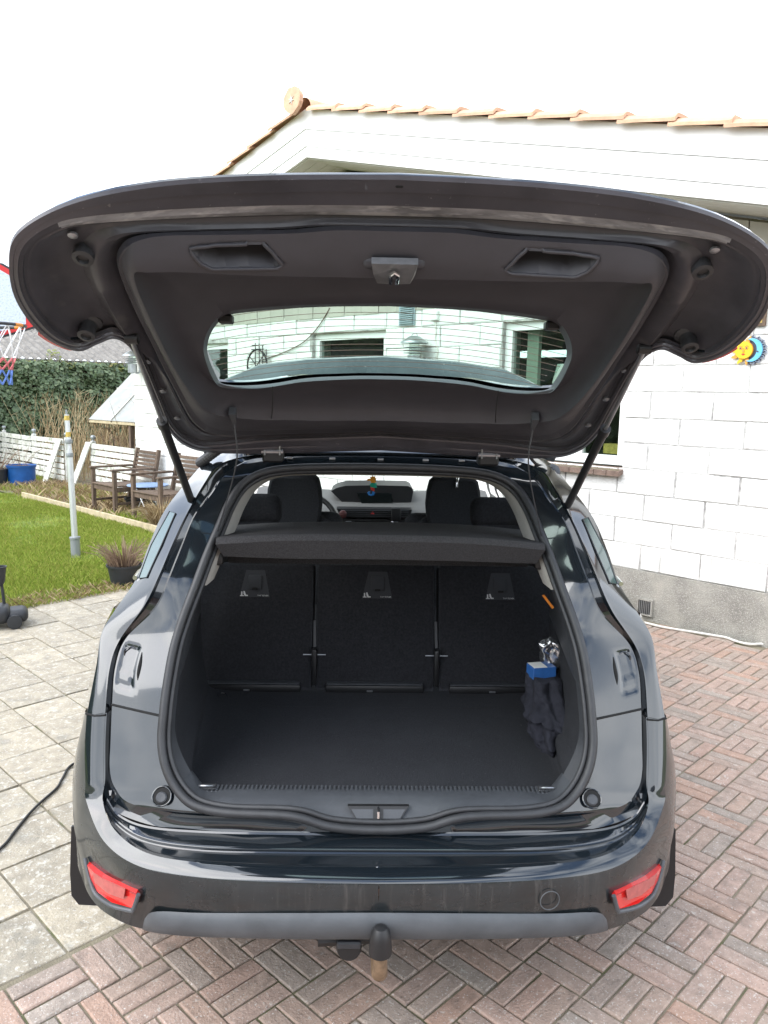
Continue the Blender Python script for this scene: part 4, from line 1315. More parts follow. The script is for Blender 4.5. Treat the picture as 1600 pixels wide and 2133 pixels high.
M['navy'] = mat('navy_cloth', (.026, .027, .036), .95, var=.3, vscale=30, bump=.4, bscale=300, spec=.2)

CY = 4.1
CAR = thing('parked_car', (0, CY, 0), 'black family car seen from behind with its tailgate wide open', 'car')
CO = (0, CY, 0)
def part(mb, name, m, parent=None, **k):
    return mb.build(name, m, parent or CAR, CO, **k)
V = Vector
def lerp_ring(A, B, f):
    return [V(a).lerp(V(b), f) for a, b in zip(A, B)]

# --- painted frame round the boot opening, split at the bumper line
def groove(A, B, k0=0):
    out = []
    for i, (a, b) in enumerate(zip(A, B)):
        k = i + k0
        d = .034 if 10 <= k <= 15 else (.02 if k in (9, 16) else (.010 if k < 9 else .006))
        p = V(a).lerp(V(b), .5)
        p.y += d
        out.append(p)
    return out
def groove_side(A, B, k0, f):
    out = groove(A, B, k0)
    return [V(A[i]).lerp(V(B[i]), f) + V((0, (out[i].y - (A[i][1] + B[i][1]) / 2) * .93, 0)) for i in range(len(A))]
def sbox(v, a, b, e):
    u = max(0, min(1, (v - a) / e)) * max(0, min(1, (b - v) / e))
    return u * u * (3 - 2 * u)
NF = 12
def frame_rings(k0, k1, edge=True):
    S_, I_, G_ = SEAL[k0:k1], RING_INNER[k0:k1], RING_GUTTER[k0:k1]
    out = []
    for f in (0, .06, .2, .35, .5, .58, .63, .67, .71, .76, .82, .88, .92, .95, .98, 1.0):
        pts = cr(lerp_ring(S_, I_, f), NF)
        for i, p in enumerate(pts):
            k = k0 + i / NF
            p.y -= .003 * math.sin(f * math.pi)
            # pressed-in lamp pad with two steps, as stamped
            p.y += .006 * sbox(k, 10.10, 11.55, .16) * sbox(f, .60, .965, .07)
            p.y -= .0028 * sbox(k, 11.02, 11.40, .06) * sbox(f, .66, .945, .05)
        out.append(pts)
    r = [groove_side(I_, G_, k0, .18), groove_side(I_, G_, k0, .78), G_]
    if edge:
        E_ = RING_EDGE[k0:k1]
        r += [lerp_ring(G_, E_, .12), [p + V((0, -.007, 0)) for p in lerp_ring(G_, E_, .55)], E_]
    return out + [cr(x, NF) for x in r]
SPLIT = 12
mb = MB().loft(frame_rings(0, SPLIT + 1)).mirror()
rear_frame = part(mb, 'rear_body_frame', M['paint'], weld=.0005, smooth=38)
mb = MB().loft(frame_rings(SPLIT, 22, False))
mb.mirror()
corner = part(mb, 'bumper_upper_trim', M['paint'], weld=.0005, smooth=38)
# gap lines between body and bumper
b = MB()
I_, G_, E_ = V(RING_INNER[SPLIT]), V(RING_GUTTER[SPLIT]), V(RING_EDGE[SPLIT])
S_ = V(SEAL[SPLIT])
gm = groove([I_], [G_], SPLIT)[0]
b.tube([S_ + V((.012, -.002, 0)), S_.lerp(I_, .5) + V((0, -.0035, .001)), I_ + V((0, -.001, .003)), I_.lerp(G_, .35) + V((0, .026, .0)), I_.lerp(G_, .75) + V((0, .026, -.004)), G_ + V((0, -.003, -.006)), G_.lerp(E_, .55) + V((0, -.0078, -.004)), E_ + V((.002, -.002, .002))], .0034, 6)
part(b, 'panel_gap', M['gap'])
b2 = MB().add([(-x, y, z) for x, y, z in b.v], b.f)
part(b2, 'panel_gap', M['gap'])

# --- bumper
LIP = [(0,1.998,.560),(.248,2.001,.560),(.475,2.008,.560),(.640,2.030,.561),(.728,2.062,.576),(.768,2.083,.614)]
STEP = [(0,1.944,.556),(.243,1.945,.556),(.470,1.953,.556),(.628,1.990,.556),(.725,2.050,.567),(.771,2.083,.611)]
LEDGE = [(0,1.877,.545),(.236,1.879,.545),(.464,1.897,.544),(.62,1.942,.543),(.730,2.024,.560),(.779,2.080,.612)]
ROUND = [(0,1.830,.530),(.232,1.839,.527),(.457,1.864,.523),(.63,1.918,.518),(.752,2.000,.540),(.830,2.094,.603)]
def mid_round(f, out_):
    return [V(a).lerp(V(c), f) + V((0, -out_, out_ * .6)) * (1 - i / 5.) for i, (a, c) in enumerate(zip(LEDGE, ROUND))]
dn = lambda L, dy, dz: [V(p) + V((0, dy, dz)) for p in L]
rings = [dn(LIP, .002, .006), dn(LIP, -.002, .002), dn(LIP, -.006, .0012), dn(LIP, -.010, .0010), dn(STEP, .006, .0008), dn(STEP, .002, .0004), dn(STEP, -.002, -.0022), dn(STEP, -.003, -.009), dn(STEP, -.006, -.0115), dn(STEP, -.010, -.0118), dn(LEDGE, .018, -.0022), dn(LEDGE, .012, -.0018), LEDGE]
# the rounded front edge of the ledge sweeps up at the corners into the strip below the lamp
bumper_b = MB().loft([cr(r, 7) for r in rings])
up_g = [V(RING_GUTTER[k]) + V((-.004, .001, 0)) for k in (14, 13, 12)]
up_e = [V(RING_EDGE[k]) + V((0, -.003, 0)) for k in (14, 13, 12)]
def sweep(f, c0):
    base = [V(p) for p in LEDGE] if f == 0 else [V(p) for p in ROUND] if f == 1 else mid_round(f, c0)
    return base + [g.lerp(e, f) + V((0, -c0 * 1.2, 0)) for g, e in zip(up_g, up_e)]
bumper_b.loft([cr(sweep(f, c0), 7) for f, c0 in ((0, 0), (.16, .002), (.36, .0045), (.64, .006), (.86, .003), (1, 0))])
A_ = ROUND + [(.840,2.121,.649),(.851,2.157,.734),(.854,2.190,.826)]
B_ = [(0,1.830,.447),(.232,1.839,.439),(.459,1.864,.421),(.64,1.930,.410),(.765,2.027,.415),(.866,2.118,.455),(.903,2.180,.53),(.918,2.245,.65),(.893,2.300,.800)]
C_ = [(0,1.850,.364),(.234,1.859,.358),(.465,1.885,.344),(.64,1.942,.320),(.750,2.003,.318),(.820,2.070,.322),(.870,2.140,.338),(.902,2.190,.375),(.917,2.270,.43)]
D_ = [(0,1.98,.335),(.234,1.98,.33),(.465,2.0,.32),(.62,2.05,.30),(.72,2.10,.30),(.78,2.16,.30),(.82,2.22,.31),(.86,2.28,.34),(.88,2.34,.40)]
AB = [V(a).lerp(V(c), .16) + V((.002, -.004, 0)) for a, c in zip(A_, B_)]
AB2 = [V(a).lerp(V(c), .55) + V((.004 if i > 3 else 0, -.006, 0)) for i, (a, c) in enumerate(zip(A_, B_))]
lower = MB().loft([cr(r, 6) for r in (A_, AB, AB2, B_, lerp_ring(B_, C_, .6), C_, D_)])
part(MB().add(bumper_b.v, bumper_b.f).mirror(), 'bumper_ledge', M['paint'], weld=.0005, smooth=32)
bumper = part(lower.mirror(), 'rear_bumper', M['paint_dirty'], weld=.0005, smooth=50)
# grey plastic lip low on the bumper
U1 = [(0,1.826,.452),(.232,1.835,.444),(.459,1.860,.426),(.555,1.885,.412),(.600,1.900,.398),(.622,1.915,.370)]
U2 = [(0,1.812,.437),(.232,1.821,.429),(.459,1.847,.412),(.550,1.872,.398),(.598,1.893,.384),(.626,1.912,.352)]
U3 = [(0,1.818,.385),(.232,1.827,.378),(.459,1.853,.364),(.555,1.880,.350),(.606,1.903,.342),(.632,1.925,.330)]
U4 = [(0,1.850,.358),(.232,1.858,.352),(.459,1.884,.338),(.560,1.909,.327),(.612,1.928,.320),(.636,1.94,.318)]
U5 = [(0,1.95,.350),(.232,1.95,.345),(.459,1.97,.332),(.560,1.98,.322),(.612,1.99,.316),(.636,2.0,.316)]
part(MB().loft([cr(r, 6) for r in (U1, U2, U3, U4, U5)]).mirror(), 'bumper_lip', M['lip_plastic'], bumper, weld=.0005, smooth=60)
# fog reflectors with their grey surrounds
FOGO = [(.822,2.070,.430),(.790,2.037,.430),(.762,2.012,.432),(.698,1.957,.447),(.640,1.918,.449),(.634,1.918,.440),(.652,1.930,.400),(.660,1.934,.396),(.725,1.975,.383),(.785,2.035,.374),(.810,2.060,.395)]
for sx in (1, -1):
    pts_ = [V((sx * x, y - .012, z)) for x, y, z in FOGO]
    f = part(MB().prism(pts_, (0, .05, 0)), 'fog_reflector', M['redlens'], bumper, smooth=0)
    q = [V((sx * x, y - .0145, z)) for x, y, z in [(.800,2.048,.428),(.762,2.012,.431),(.698,1.957,.445),(.675,1.942,.447),(.682,1.946,.415),(.735,1.986,.402),(.790,2.038,.400)]]
    part(MB().prism(q, (0, .012, 0)), 'reflector_face', M['palelens'], f, smooth=0)
    lo = [V((sx * x, y - .012, z)) for x, y, z in [(.634,1.918,.446),(.652,1.929,.396),(.664,1.935,.388),(.725,1.973,.375),(.787,2.034,.366),(.815,2.065,.395),(.835,2.09,.44)]]
    part(MB().tube(cr(lo, 4), .0058, 8), 'fog_surround', M['lip_plastic'], bumper)
# painted backing inside the corners where lamp strip and bumper meet
for sx in (1, -1):
    part(MB().cbox((sx * .79, 2.125, .595), (.075, .05, .07), .01), 'corner_backing', M['paint'], corner)
# towing eye cover
t0 = V((.447, 1.853, .471))
part(MB().tube([t0 + V((.026 * math.cos(a), .16 * .026 * math.cos(a) - .004, .026 * math.sin(a))) for a in [2 * math.pi * i / 24 for i in range(24)]], .0014, 5, closed=True), 'towing_eye_cover', M['lip_plastic'], bumper)
# drain plugs on the ledge and rubber stops
for sx in (1, -1):
    part(MB().lathe([(.026, 0), (.026, .003), (.02, .004)], (sx * .59, 1.985, .5345), n=20), 'plug', M['blackp'], bumper)
    c = V((sx * .602, 2.046, .651))
    nrm = V((0, -.80, .60))
    pnl = part(MB().tube([c + V((.026 * math.cos(a), .60 * .026 * math.sin(a), .80 * .026 * math.sin(a))) - V((0, .006, 0)) for a in [2 * math.pi * i / 28 for i in range(28)]], .0022, 8, closed=True), 'stop_recess', M['paint'], corner)
    part(MB().lathe([(.0255, 0), (.0255, .002), (.001, .0022)], c - V((0, .005, .002)), axis=nrm, n=24), 'recess_floor', M['gap'], pnl)
    part(MB().lathe([(.0155, 0), (.0155, .007), (.012, .010), (.001, .009)], c - V((0, .005, .005)), axis=nrm, n=20), 'stop_buffer', M['grey_plastic'], pnl)
# stamped lamp mounting pads beside the opening
for sx in (1, -1):
    def pad(k, f, d=0.):
        k0 = int(k)
        a = V(RING_INNER[k0]).lerp(V(RING_INNER[k0 + 1]), k - k0)
        s_ = V(SEAL[k0]).lerp(V(SEAL[k0 + 1]), k - k0)
        p = s_.lerp(a, f)
        return V((sx * p.x, p.y - d, p.z))
    c = pad(10.45, .82, -.007)
    part(MB().tube([c + V((.019 * math.cos(a), 0, .019 * math.sin(a))) for a in [2 * math.pi * i / 22 for i in range(22)]], .0020, 6, closed=True), 'mount_ring', M['paint'], rear_frame)
    a = [pad(10.3, .60, .003), pad(10.6, .575, .003), pad(10.9, .56, .003), pad(11.12, .55, .003)]
    part(MB().tube(cr(a, 5), [.001 + .0045 * math.sin(math.pi * i / 15) for i in range(16)], 8), 'oval_hole', M['gap'], rear_frame)
# seal round the opening
ring = cr(full(SEAL), 4, closed=True)
cx0, cz0 = 0, 1.0
part(MB().tube([p + V((0, -.007, 0)) for p in ring], .0125, 10, closed=True), 'door_seal', M['rubber'], smooth=80)
inner = []
for p in ring:
    d = V((-p.x, 0, 1.0 - p.z)).normalized()
    inner.append(p + d * .017 + V((0, .006, 0)))
part(MB().tube(inner, .008, 8, closed=True), 'seal_lip', M['rubber'], smooth=80)

# --- body sides, roof, bonnet
WT = [(.20,.84),(.30,.885),(.45,.918),(.60,.926),(.75,.920),(.90,.900),(1.0,.871),(1.08,.835),(1.14,.795),(1.20,.765),(1.30,.728),(1.40,.682),(1.50,.618),(1.55,.570),(1.60,.47),(1.66,.3)]
def wz(z):
    for (a, x0), (c, x1) in zip(WT, WT[1:]):
        if z <= c:
            return x0 + (x1 - x0) * max(0, (z - a)) / (c - a)
    return .3
def taper(y):
    return 1 if y < 5.0 else 1 - .10 * ((y - 5.0) / 1.4) ** 2
def arch(y):
    z = .23
    for yc in (2.78, 5.60):
        d = abs(y - yc)
        if d < .37:
            z = max(z, .33 + math.sqrt(.37 ** 2 - d * d))
    return z
rows = []
BELT = lambda y: 1.10 if y < 5.0 else 1.10 - .30 * ((y - 5.0) / 1.35)
ys = [2.36, 2.41, 2.43, 2.47, 2.55, 2.65, 2.78, 2.91, 3.01, 3.09, 3.13, 3.15, 3.3, 3.7, 4.1, 4.5, 4.9, 5.2, 5.23, 5.25, 5.29, 5.37, 5.47, 5.6, 5.73, 5.83, 5.91, 5.95, 5.97, 6.1, 6.25, 6.35]
for y in ys:
    zt = BELT(y)
    zb = arch(y)
    fr_ = [0, .02, .12, .25, .4, .55, .7, .82, .92, 1.0]
    rows.append([V((wz(max(.2, zb + (zt - zb) * f)) * taper(y), y, zb + (zt - zb) * f)) for f in fr_])
zt = 1.104
first = [V(C_[8]), V(C_[8]).lerp(V(B_[7]), .1), V(C_[8]).lerp(V(B_[7]), .6), V(B_[7]), V(B_[7]).lerp(V(B_[8]), .5), V(B_[8]), V(RING_EDGE[11]), V(RING_EDGE[10]), V(RING_EDGE[9]).lerp(V(RING_EDGE[10]), .4), V(RING_EDGE[9])]
edge_strip = [V(B_[8]), V(A_[8])]
mb = MB().loft([first] + rows)
# corner patch between lamp strip and side
mb.loft([[V(A_[8]), V(RING_EDGE[11]), V(RING_EDGE[11]).lerp(V(RING_EDGE[10]), .5)], [V(B_[8]), V(RING_EDGE[11]), V(RING_EDGE[11]).lerp(V(RING_EDGE[10]), .5)]])
for sx in (1, -1):
    q = MB().add([(sx * x, y, z) for x, y, z in mb.v], mb.f)
    part(q, 'body_side', M['paint'], weld=.0005, smooth=45)
# upper rear quarter, roof
EDG = [V(p) for p in RING_EDGE[4:10]]
q1 = [V((wz(p.z) * 1.0, p.y + d, p.z)) for p, d in zip(EDG, (.03, .05, .10, .14, .18, .20))]
for sx in (1, -1):
    mb = MB().loft([cr([V((sx * p.x, p.y, p.z)) for p in r], 4) for r in (EDG, q1)])
    part(mb, 'rear_pillar', M['paint'], smooth=45)
def roofz_(y):
    return 1.581 + .036 * max(0, min(1, (y - 2.63) / .10)) + .050 * math.sin(max(0, min(1, (y - 2.62) / 2.2)) * math.pi * .62) - .00
rr = []
for y in (2.62, 2.64, 2.68, 2.73, 2.8, 3.1, 3.5, 3.9, 4.3, 4.55, 4.70):
    dz = roofz_(y) - 1.581 - (.02 * ((y - 4.3) / .4) if y > 4.3 else 0)
    src = [V(p) for p in RING_EDGE[:5]]
    rr.append(cr([V((p.x * (1 if y < 3 else 1), y + (p.y - 2.62) * (1 if y < 2.63 else .3), p.z + dz * (1 if i < 3 else .7))) for i, p in enumerate(src)], 4))
part(MB().loft(rr).mirror(), 'roof', M['paint'], weld=.0005, smooth=50)
hl = []
for y in (2.64, 2.7, 3.1, 3.7, 4.3, 4.66):
    z = roofz_(y) - .055 if y > 2.65 else 1.535
    hl.append([V((0, y, z)), V((.2, y, z - .004)), V((.38, y, z - .018)), V((.47, y, z - .05)), V((.52, y, z - .09))])
part(MB().loft(hl).mirror(), 'headliner', M['lining'], weld=.0005, smooth=60)
# pillar bars and side glass (each side): rear quarter, rear door, front door
def side_pt(sx, y, z, inset=0.):
    return V((sx * (wz(z) - inset) * taper(y), y, z))
zl = [1.10, 1.18, 1.28, 1.38, 1.47, 1.545]
for sx in (1, -1):
    for nm, y0, y1, lean in (('pillar', 2.98, 3.10, -.0), ('pillar', 3.86, 3.98, .0), ('pillar', 4.92, 5.02, -.55)):
        out_ = [[side_pt(sx, y0 + lean * (z - 1.1) / .45, z) for z in zl], [side_pt(sx, y1 + lean * (z - 1.1) / .45, z) for z in zl]]
        part(MB().loft(out_), nm, M['blackp'], smooth=60)
        in_ = [[side_pt(sx, y0 - .01 + lean * (z - 1.1) / .45, z, .045) for z in zl], [side_pt(sx, y1 + .01 + lean * (z - 1.1) / .45, z, .045) for z in zl]]
        part(MB().loft(in_), 'pillar_trim', M['lining'], smooth=60)
    # quarter light trim behind the boot opening
    in_ = [[V((sx * p.x * .93, p.y + .07, p.z)) for p in EDG], [side_pt(sx, 2.62 + .10 * (1.55 - p.z), p.z, .05) for p in EDG]]
    part(MB().loft([cr(r, 3) for r in in_]), 'quarter_trim', M['lining'], smooth=60)
    for nm, y0, y1 in (('side_window', 2.66, 2.98), ('side_window', 3.10, 3.86), ('side_window', 3.98, 4.60)):
        gl_ = [[side_pt(sx, y, z, .006) for z in zl] for y in (y0, (y0 + y1) / 2, y1)]
        part(MB().loft(gl_), nm, M['carglass'], smooth=60)
    part(MB().tube([V((sx * .752, 2.355, 1.196)), V((sx * .770, 2.46, 1.190)), side_pt(sx, 2.8, 1.175), side_pt(sx, 3.8, 1.14), side_pt(sx, 4.8, 1.11)], .007, 8), 'chrome_strip', M['chrome'])
    # small tinted rear light of glass let into the rear pillar
    g0 = [V(RING_GUTTER[k]).lerp(V(RING_EDGE[k]), f) + V((.004, -.005, .0)) for k, f in ((6, .42), (7, .38), (8, .45))]
    g1 = [V(RING_GUTTER[k]).lerp(V(RING_EDGE[k]), f) + V((.005, -.004, .0)) for k, f in ((6, .70), (7, .82), (8, .80))]
    part(MB().loft([cr([V((sx * p.x, p.y, p.z)) for p in r], 5) for r in (g0, lerp_ring(g0, g1, .5), g1)]), 'quarter_window', M['tintglass'], smooth=60)
    fr2 = [V((sx * p.x, p.y, p.z)) for p in g0 + g1[::-1]]
    part(MB().tube(fr2, .0022, 6, closed=True), 'window_rubber', M['rubber'], smooth=60)
# windscreen, bonnet, front
ws = []
for f in (0, .5, 1):
    y, z = 4.68 + .82 * f, 1.585 - .50 * f
    ws.append([V((x, y - .12 * (abs(x) / .75) ** 2, z)) for x in [(.56 + .16 * f) * k / 6 for k in range(-6, 7)]])
part(MB().loft(ws), 'windscreen', M['carglass'], smooth=60)
bn = []
for f in (0, .35, .7, .9, 1):
    y, z = 5.45 + .92 * f, 1.075 - .26 * f ** 1.6
    w = wz(BELT(min(y, 6.34))) * taper(y)
    bn.append([V((w * k / 6, y - .10 * abs(k / 6) ** 3 + (.06 * (1 - abs(k / 6)) if f == 1 else 0), z - .03 * abs(k / 6) ** 2)) for k in range(-6, 7)])
bn.append([V((p.x * .97, p.y + .03, .55)) for p in bn[-1]])
bn.append([V((p.x * .95, p.y - .02, .24)) for p in bn[-1]])
part(MB().loft(bn), 'bonnet', M['paint'], smooth=50)
part(MB().bx(-.76, .76, 2.25, 6.1, .26, .32), 'underbody', M['blackp'], smooth=0)
for sx in (1, -1):
    for yc in (2.78, 5.60):
        w = part(MB().lathe([(.20, -.10), (.31, -.10), (.33, -.07), (.33, .07), (.31, .10), (.20, .10)], (sx * .78, yc, .325), axis=(1, 0, 0), n=36), 'wheel', M['tyre'])
        mb = MB().lathe([(.205, -.02), (.205, .09), (.195, .09), (.19, .06)], (sx * .78, yc, .325), axis=(sx, 0, 0), n=32)
        for k in range(5):
            a = 2 * math.pi * k / 5
            mb.bar((sx * .85, yc, .325), (sx * .85, yc + .19 * math.cos(a), .325 + .19 * math.sin(a)), .035, .05, up=(1, 0, 0))
        part(mb, 'rim', M['rimalloy'], w)
    f = [V((sx * .775, 2.235, .45)), V((sx * .928, 2.225, .45)), V((sx * .936, 2.22, .30)), V((sx * .934, 2.218, .225)), V((sx * .912, 2.216, .196)), V((sx * .80, 2.216, .190)), V((sx * .785, 2.22, .21))]
    part(MB().prism(f, (0, .008, 0)), 'mudflap', M['blackp'], smooth=0)
# tow bar
tbr = part(MB().tube(cr([(.006, 1.79, .40), (.006, 1.792, .36), (.006, 1.80, .315), (.006, 1.84, .270), (.006, 1.93, .265), (.006, 2.1, .29)], 4), [.016] * 4 + [.018] * 8 + [.022] * 9, 12), 'tow_bar', M['rusty'])
part(MB().lathe([(.024, 0), (.029, .003), (.029, .022), (.027, .045), (.024, .062), (.016, .074), (.007, .077)], (.006, 1.79, .363), n=24), 'ball_cover', M['blackp'], tbr)
part(MB().tube([(-.16, 1.93, .30), (.0, 1.95, .295)], .02, 8), 'tow_bracket', M['blackp'], tbr)
sk = part(MB().lathe([(.03, 0), (.034, .01), (.034, .05), (.028, .055)], (-.075, 1.885, .30), axis=(0, 1, -.1), n=18), 'trailer_socket', M['blackp'], tbr)
part(MB().cbox((-.075, 1.882, .318), (.065, .014, .02), .004), 'socket_lid', M['grey_plastic'], sk)
# --- tailgate: points are (x, a, h) - a along the open gate from the hinge, h below its plane
GH = V((0, 2.6, 1.6)); GG = V((0, -.911, .413)); GN = V((0, -.413, -.911))
def gw(x, a, h):
    return V((x, 0, 0)) + GH + GG * a + GN * h
def gring(L, n=6):
    return [gw(*p) for p in cr(L, n)]
GATE_OUT1 = [(x * .982, a - (.042 if a > .95 else -.01), h - .024) for x, a, h in GATE_EDGE]
def glerp(A, B, f, dh):
    return [(a[0] + (b_[0] - a[0]) * f, a[1] + (b_[1] - a[1]) * f, a[2] + (b_[2] - a[2]) * f + dh) for a, b_ in zip(A, B)]
# inner panel: shallow lamp pans at the sides, a raised rib beside the trim, then down under its edge
pan_d = [.004, .004, .004, .005, .007, .011, .016, .020, .022, .022, .020, .016, .010, .006, .004, .004, .004, .004, .004, .004, .004, .004]
def pan(f, k, dh):
    r = glerp(GATE_STRIP, GATE_TRIM, f, 0)
    return [(x, a, h - k * d + dh) for (x, a, h), d in zip(r, pan_d)]
mb = MB().loft([gring(r) for r in (GATE_STRIP, pan(.05, .1, .001), pan(.14, .8, 0), pan(.35, 1.1, 0), pan(.58, 1.0, 0), pan(.66, .5, .002), pan(.73, .2, .004), pan(.88, .2, .003), pan(.95, .4, -.004), glerp(GATE_STRIP, GATE_TRIM, 1.02, -.016), glerp(GATE_STRIP, GATE_TRIM, 1.3, -.03))])
gate = part(mb.mirror(), 'tailgate', M['gate_inner'], weld=.0004, smooth=45)
E1 = glerp(GATE_EDGE, GATE_BAND, .06, .006)
E2 = glerp(GATE_EDGE, GATE_BAND, .45, .006)
E3 = glerp(GATE_EDGE, GATE_BAND, .49, .003)
E4 = glerp(GATE_EDGE, GATE_BAND, .94, .004)
part(MB().loft([gring(r) for r in (GATE_EDGE, E1, E2, E3, E4, GATE_BAND)]).mirror(), 'lower_edge_band', M['gate_band'], gate, weld=.0004, smooth=40)
mid_s = glerp(GATE_BAND, GATE_STRIP, .5, .004)
mid_t = glerp(GATE_BAND, GATE_STRIP, .58, -.003)
def mirrored_open(k0, k1):
    mb = MB().loft([[gw(*p) for p in cr(r, 6)[k0 * 6:k1 * 6 + 1]] for r in (GATE_BAND, mid_s, mid_t, GATE_STRIP)])
    return mb
part(mirrored_open(0, 5).mirror(), 'dusty_seal_band', M['dust_strip'], gate, weld=.0004, smooth=40)
for sx in (1, -1):
    mb = mirrored_open(5, 21)
    part(MB().add([(sx * x, y, z) for x, y, z in mb.v], mb.f), 'seal_band', M['gate_inner'], gate, smooth=40)
# outer skin, ending a little outside the glass edge: rings by bearing round the glass centre
GATE_RIM = [(x * 1.09, .68 + (a - .68) * 1.16, h - .022) for x, a, h in GATE_GLASS]
def polar(L, n=97):
    P = [V((p.x, p.y - .68, p.z)) for p in cr(L, 12)]
    out = []
    for i in range(n):
        th = math.pi / 2 - math.pi * i / (n - 1)
        d = (math.cos(th), math.sin(th))
        hit = None
        for p, q in zip(P, P[1:]):
            cp, cq = d[0] * p.y - d[1] * p.x, d[0] * q.y - d[1] * q.x
            if cp * cq <= 0 and abs(cp - cq) > 1e-12:
                m_ = p.lerp(q, cp / (cp - cq))
                r_ = m_.x * d[0] + m_.y * d[1]
                if r_ > 0 and (hit is None or r_ < hit[0]):
                    hit = (r_, m_)
        m_ = hit[1]
        out.append((max(0, m_.x) if 0 < i < n - 1 else 0, m_.y + .68, m_.z))
    return out
PE, PR_ = polar(GATE_EDGE), polar(GATE_RIM)
PE1 = [(x * .982, .68 + (a - .68) * .93, h - .024) for x, a, h in PE]
sk_r = [PE, [(x * .997, .68 + (a - .68) * .997, h - .006) for x, a, h in PE], PE1, glerp(PE1, PR_, .3, -.02), glerp(PE1, PR_, .7, -.025), glerp(PE1, PR_, .95, -.012), PR_]
part(MB().loft([[gw(*p) for p in r] for r in sk_r]).mirror(), 'outer_skin', M['paint'], gate, weld=.0004, smooth=50)
# trim panel with two finger grips cut into it
def inpoly(x, y, P):
    c = False
    for i in range(len(P)):
        (x0, y0), (x1, y1) = P[i], P[i - 1]
        if (y0 > y) != (y1 > y) and x < (x1 - x0) * (y - y0) / (y1 - y0) + x0:
            c = not c
    return c
GRIP = [(.372, 1.198), (.30, 1.187), (.242, 1.178), (.212, 1.137), (.228, 1.131), (.335, 1.149), (.358, 1.168)]
GATE_CR2 = [(x, a, h + (.016 if k < 4 else .012 if k < 6 else .006)) for k, (x, a, h) in enumerate(GATE_CREASE)]
tr_r = [GATE_TRIM, glerp(GATE_TRIM, GATE_TRIM_TOP, .5, .008), GATE_TRIM_TOP]
tr_r += [glerp(GATE_TRIM_TOP, GATE_CR2, f, .006 * math.sin(f * math.pi)) for f in [.04 * q for q in range(1, 25)]]
tr_r += [GATE_CR2] + [glerp(GATE_CR2, GATE_LIP, f, -.030 * math.sin(f ** .6 * math.pi)) for f in (.05, .14, .3, .5, .8)] + [GATE_LIP, glerp(GATE_LIP, GATE_GLASS, .3, -.004), GATE_GLASS]
mb = MB()
RR = [cr(r, 22) for r in tr_r]
def edge_dist(x, y, P):
    best = 9
    for i in range(len(P)):
        (x0, y0), (x1, y1) = P[i], P[i - 1]
        dx, dy = x1 - x0, y1 - y0
        t = max(0, min(1, ((x - x0) * dx + (y - y0) * dy) / (dx * dx + dy * dy)))
        best = min(best, math.hypot(x - x0 - t * dx, y - y0 - t * dy))
    return best
surf = [(p.x, p.y, p.z) for r in RR[:30] for p in r if .15 < p.x < .43 and 1.08 < p.y < 1.25]
def surf_h(x, a):
    return min(surf, key=lambda q: (q[0] - x) ** 2 + (q[1] - a) ** 2)[2]
for r in RR[:28]:                                  # press the finger grips into the panel
    for p in r:
        if .18 < p.x < .40 and 1.10 < p.y < 1.23:
            d = edge_dist(p.x, p.y, GRIP)
            if inpoly(p.x, p.y, GRIP):
                w = min(1, d / .009)
                p.z -= .060 * w * w * (3 - 2 * w)
            elif d < .004:
                p.z -= .002
n = len(RR[0])
mb.v = [tuple(gw(*p)) for r in RR for p in r]
hs = lambda x: .046 + .15 * (abs(x) / .7) ** 2.2
for i in range(len(RR) - 1):
    for k in range(n - 1):
        q = [RR[i][k], RR[i][k + 1], RR[i + 1][k + 1], RR[i + 1][k]]
        mb.f.append((i * n + k, i * n + k + 1, (i + 1) * n + k + 1, (i + 1) * n + k))
trim = part(mb.mirror(), 'tailgate_trim', M['trim_plastic'], gate, weld=.0004, smooth=42)
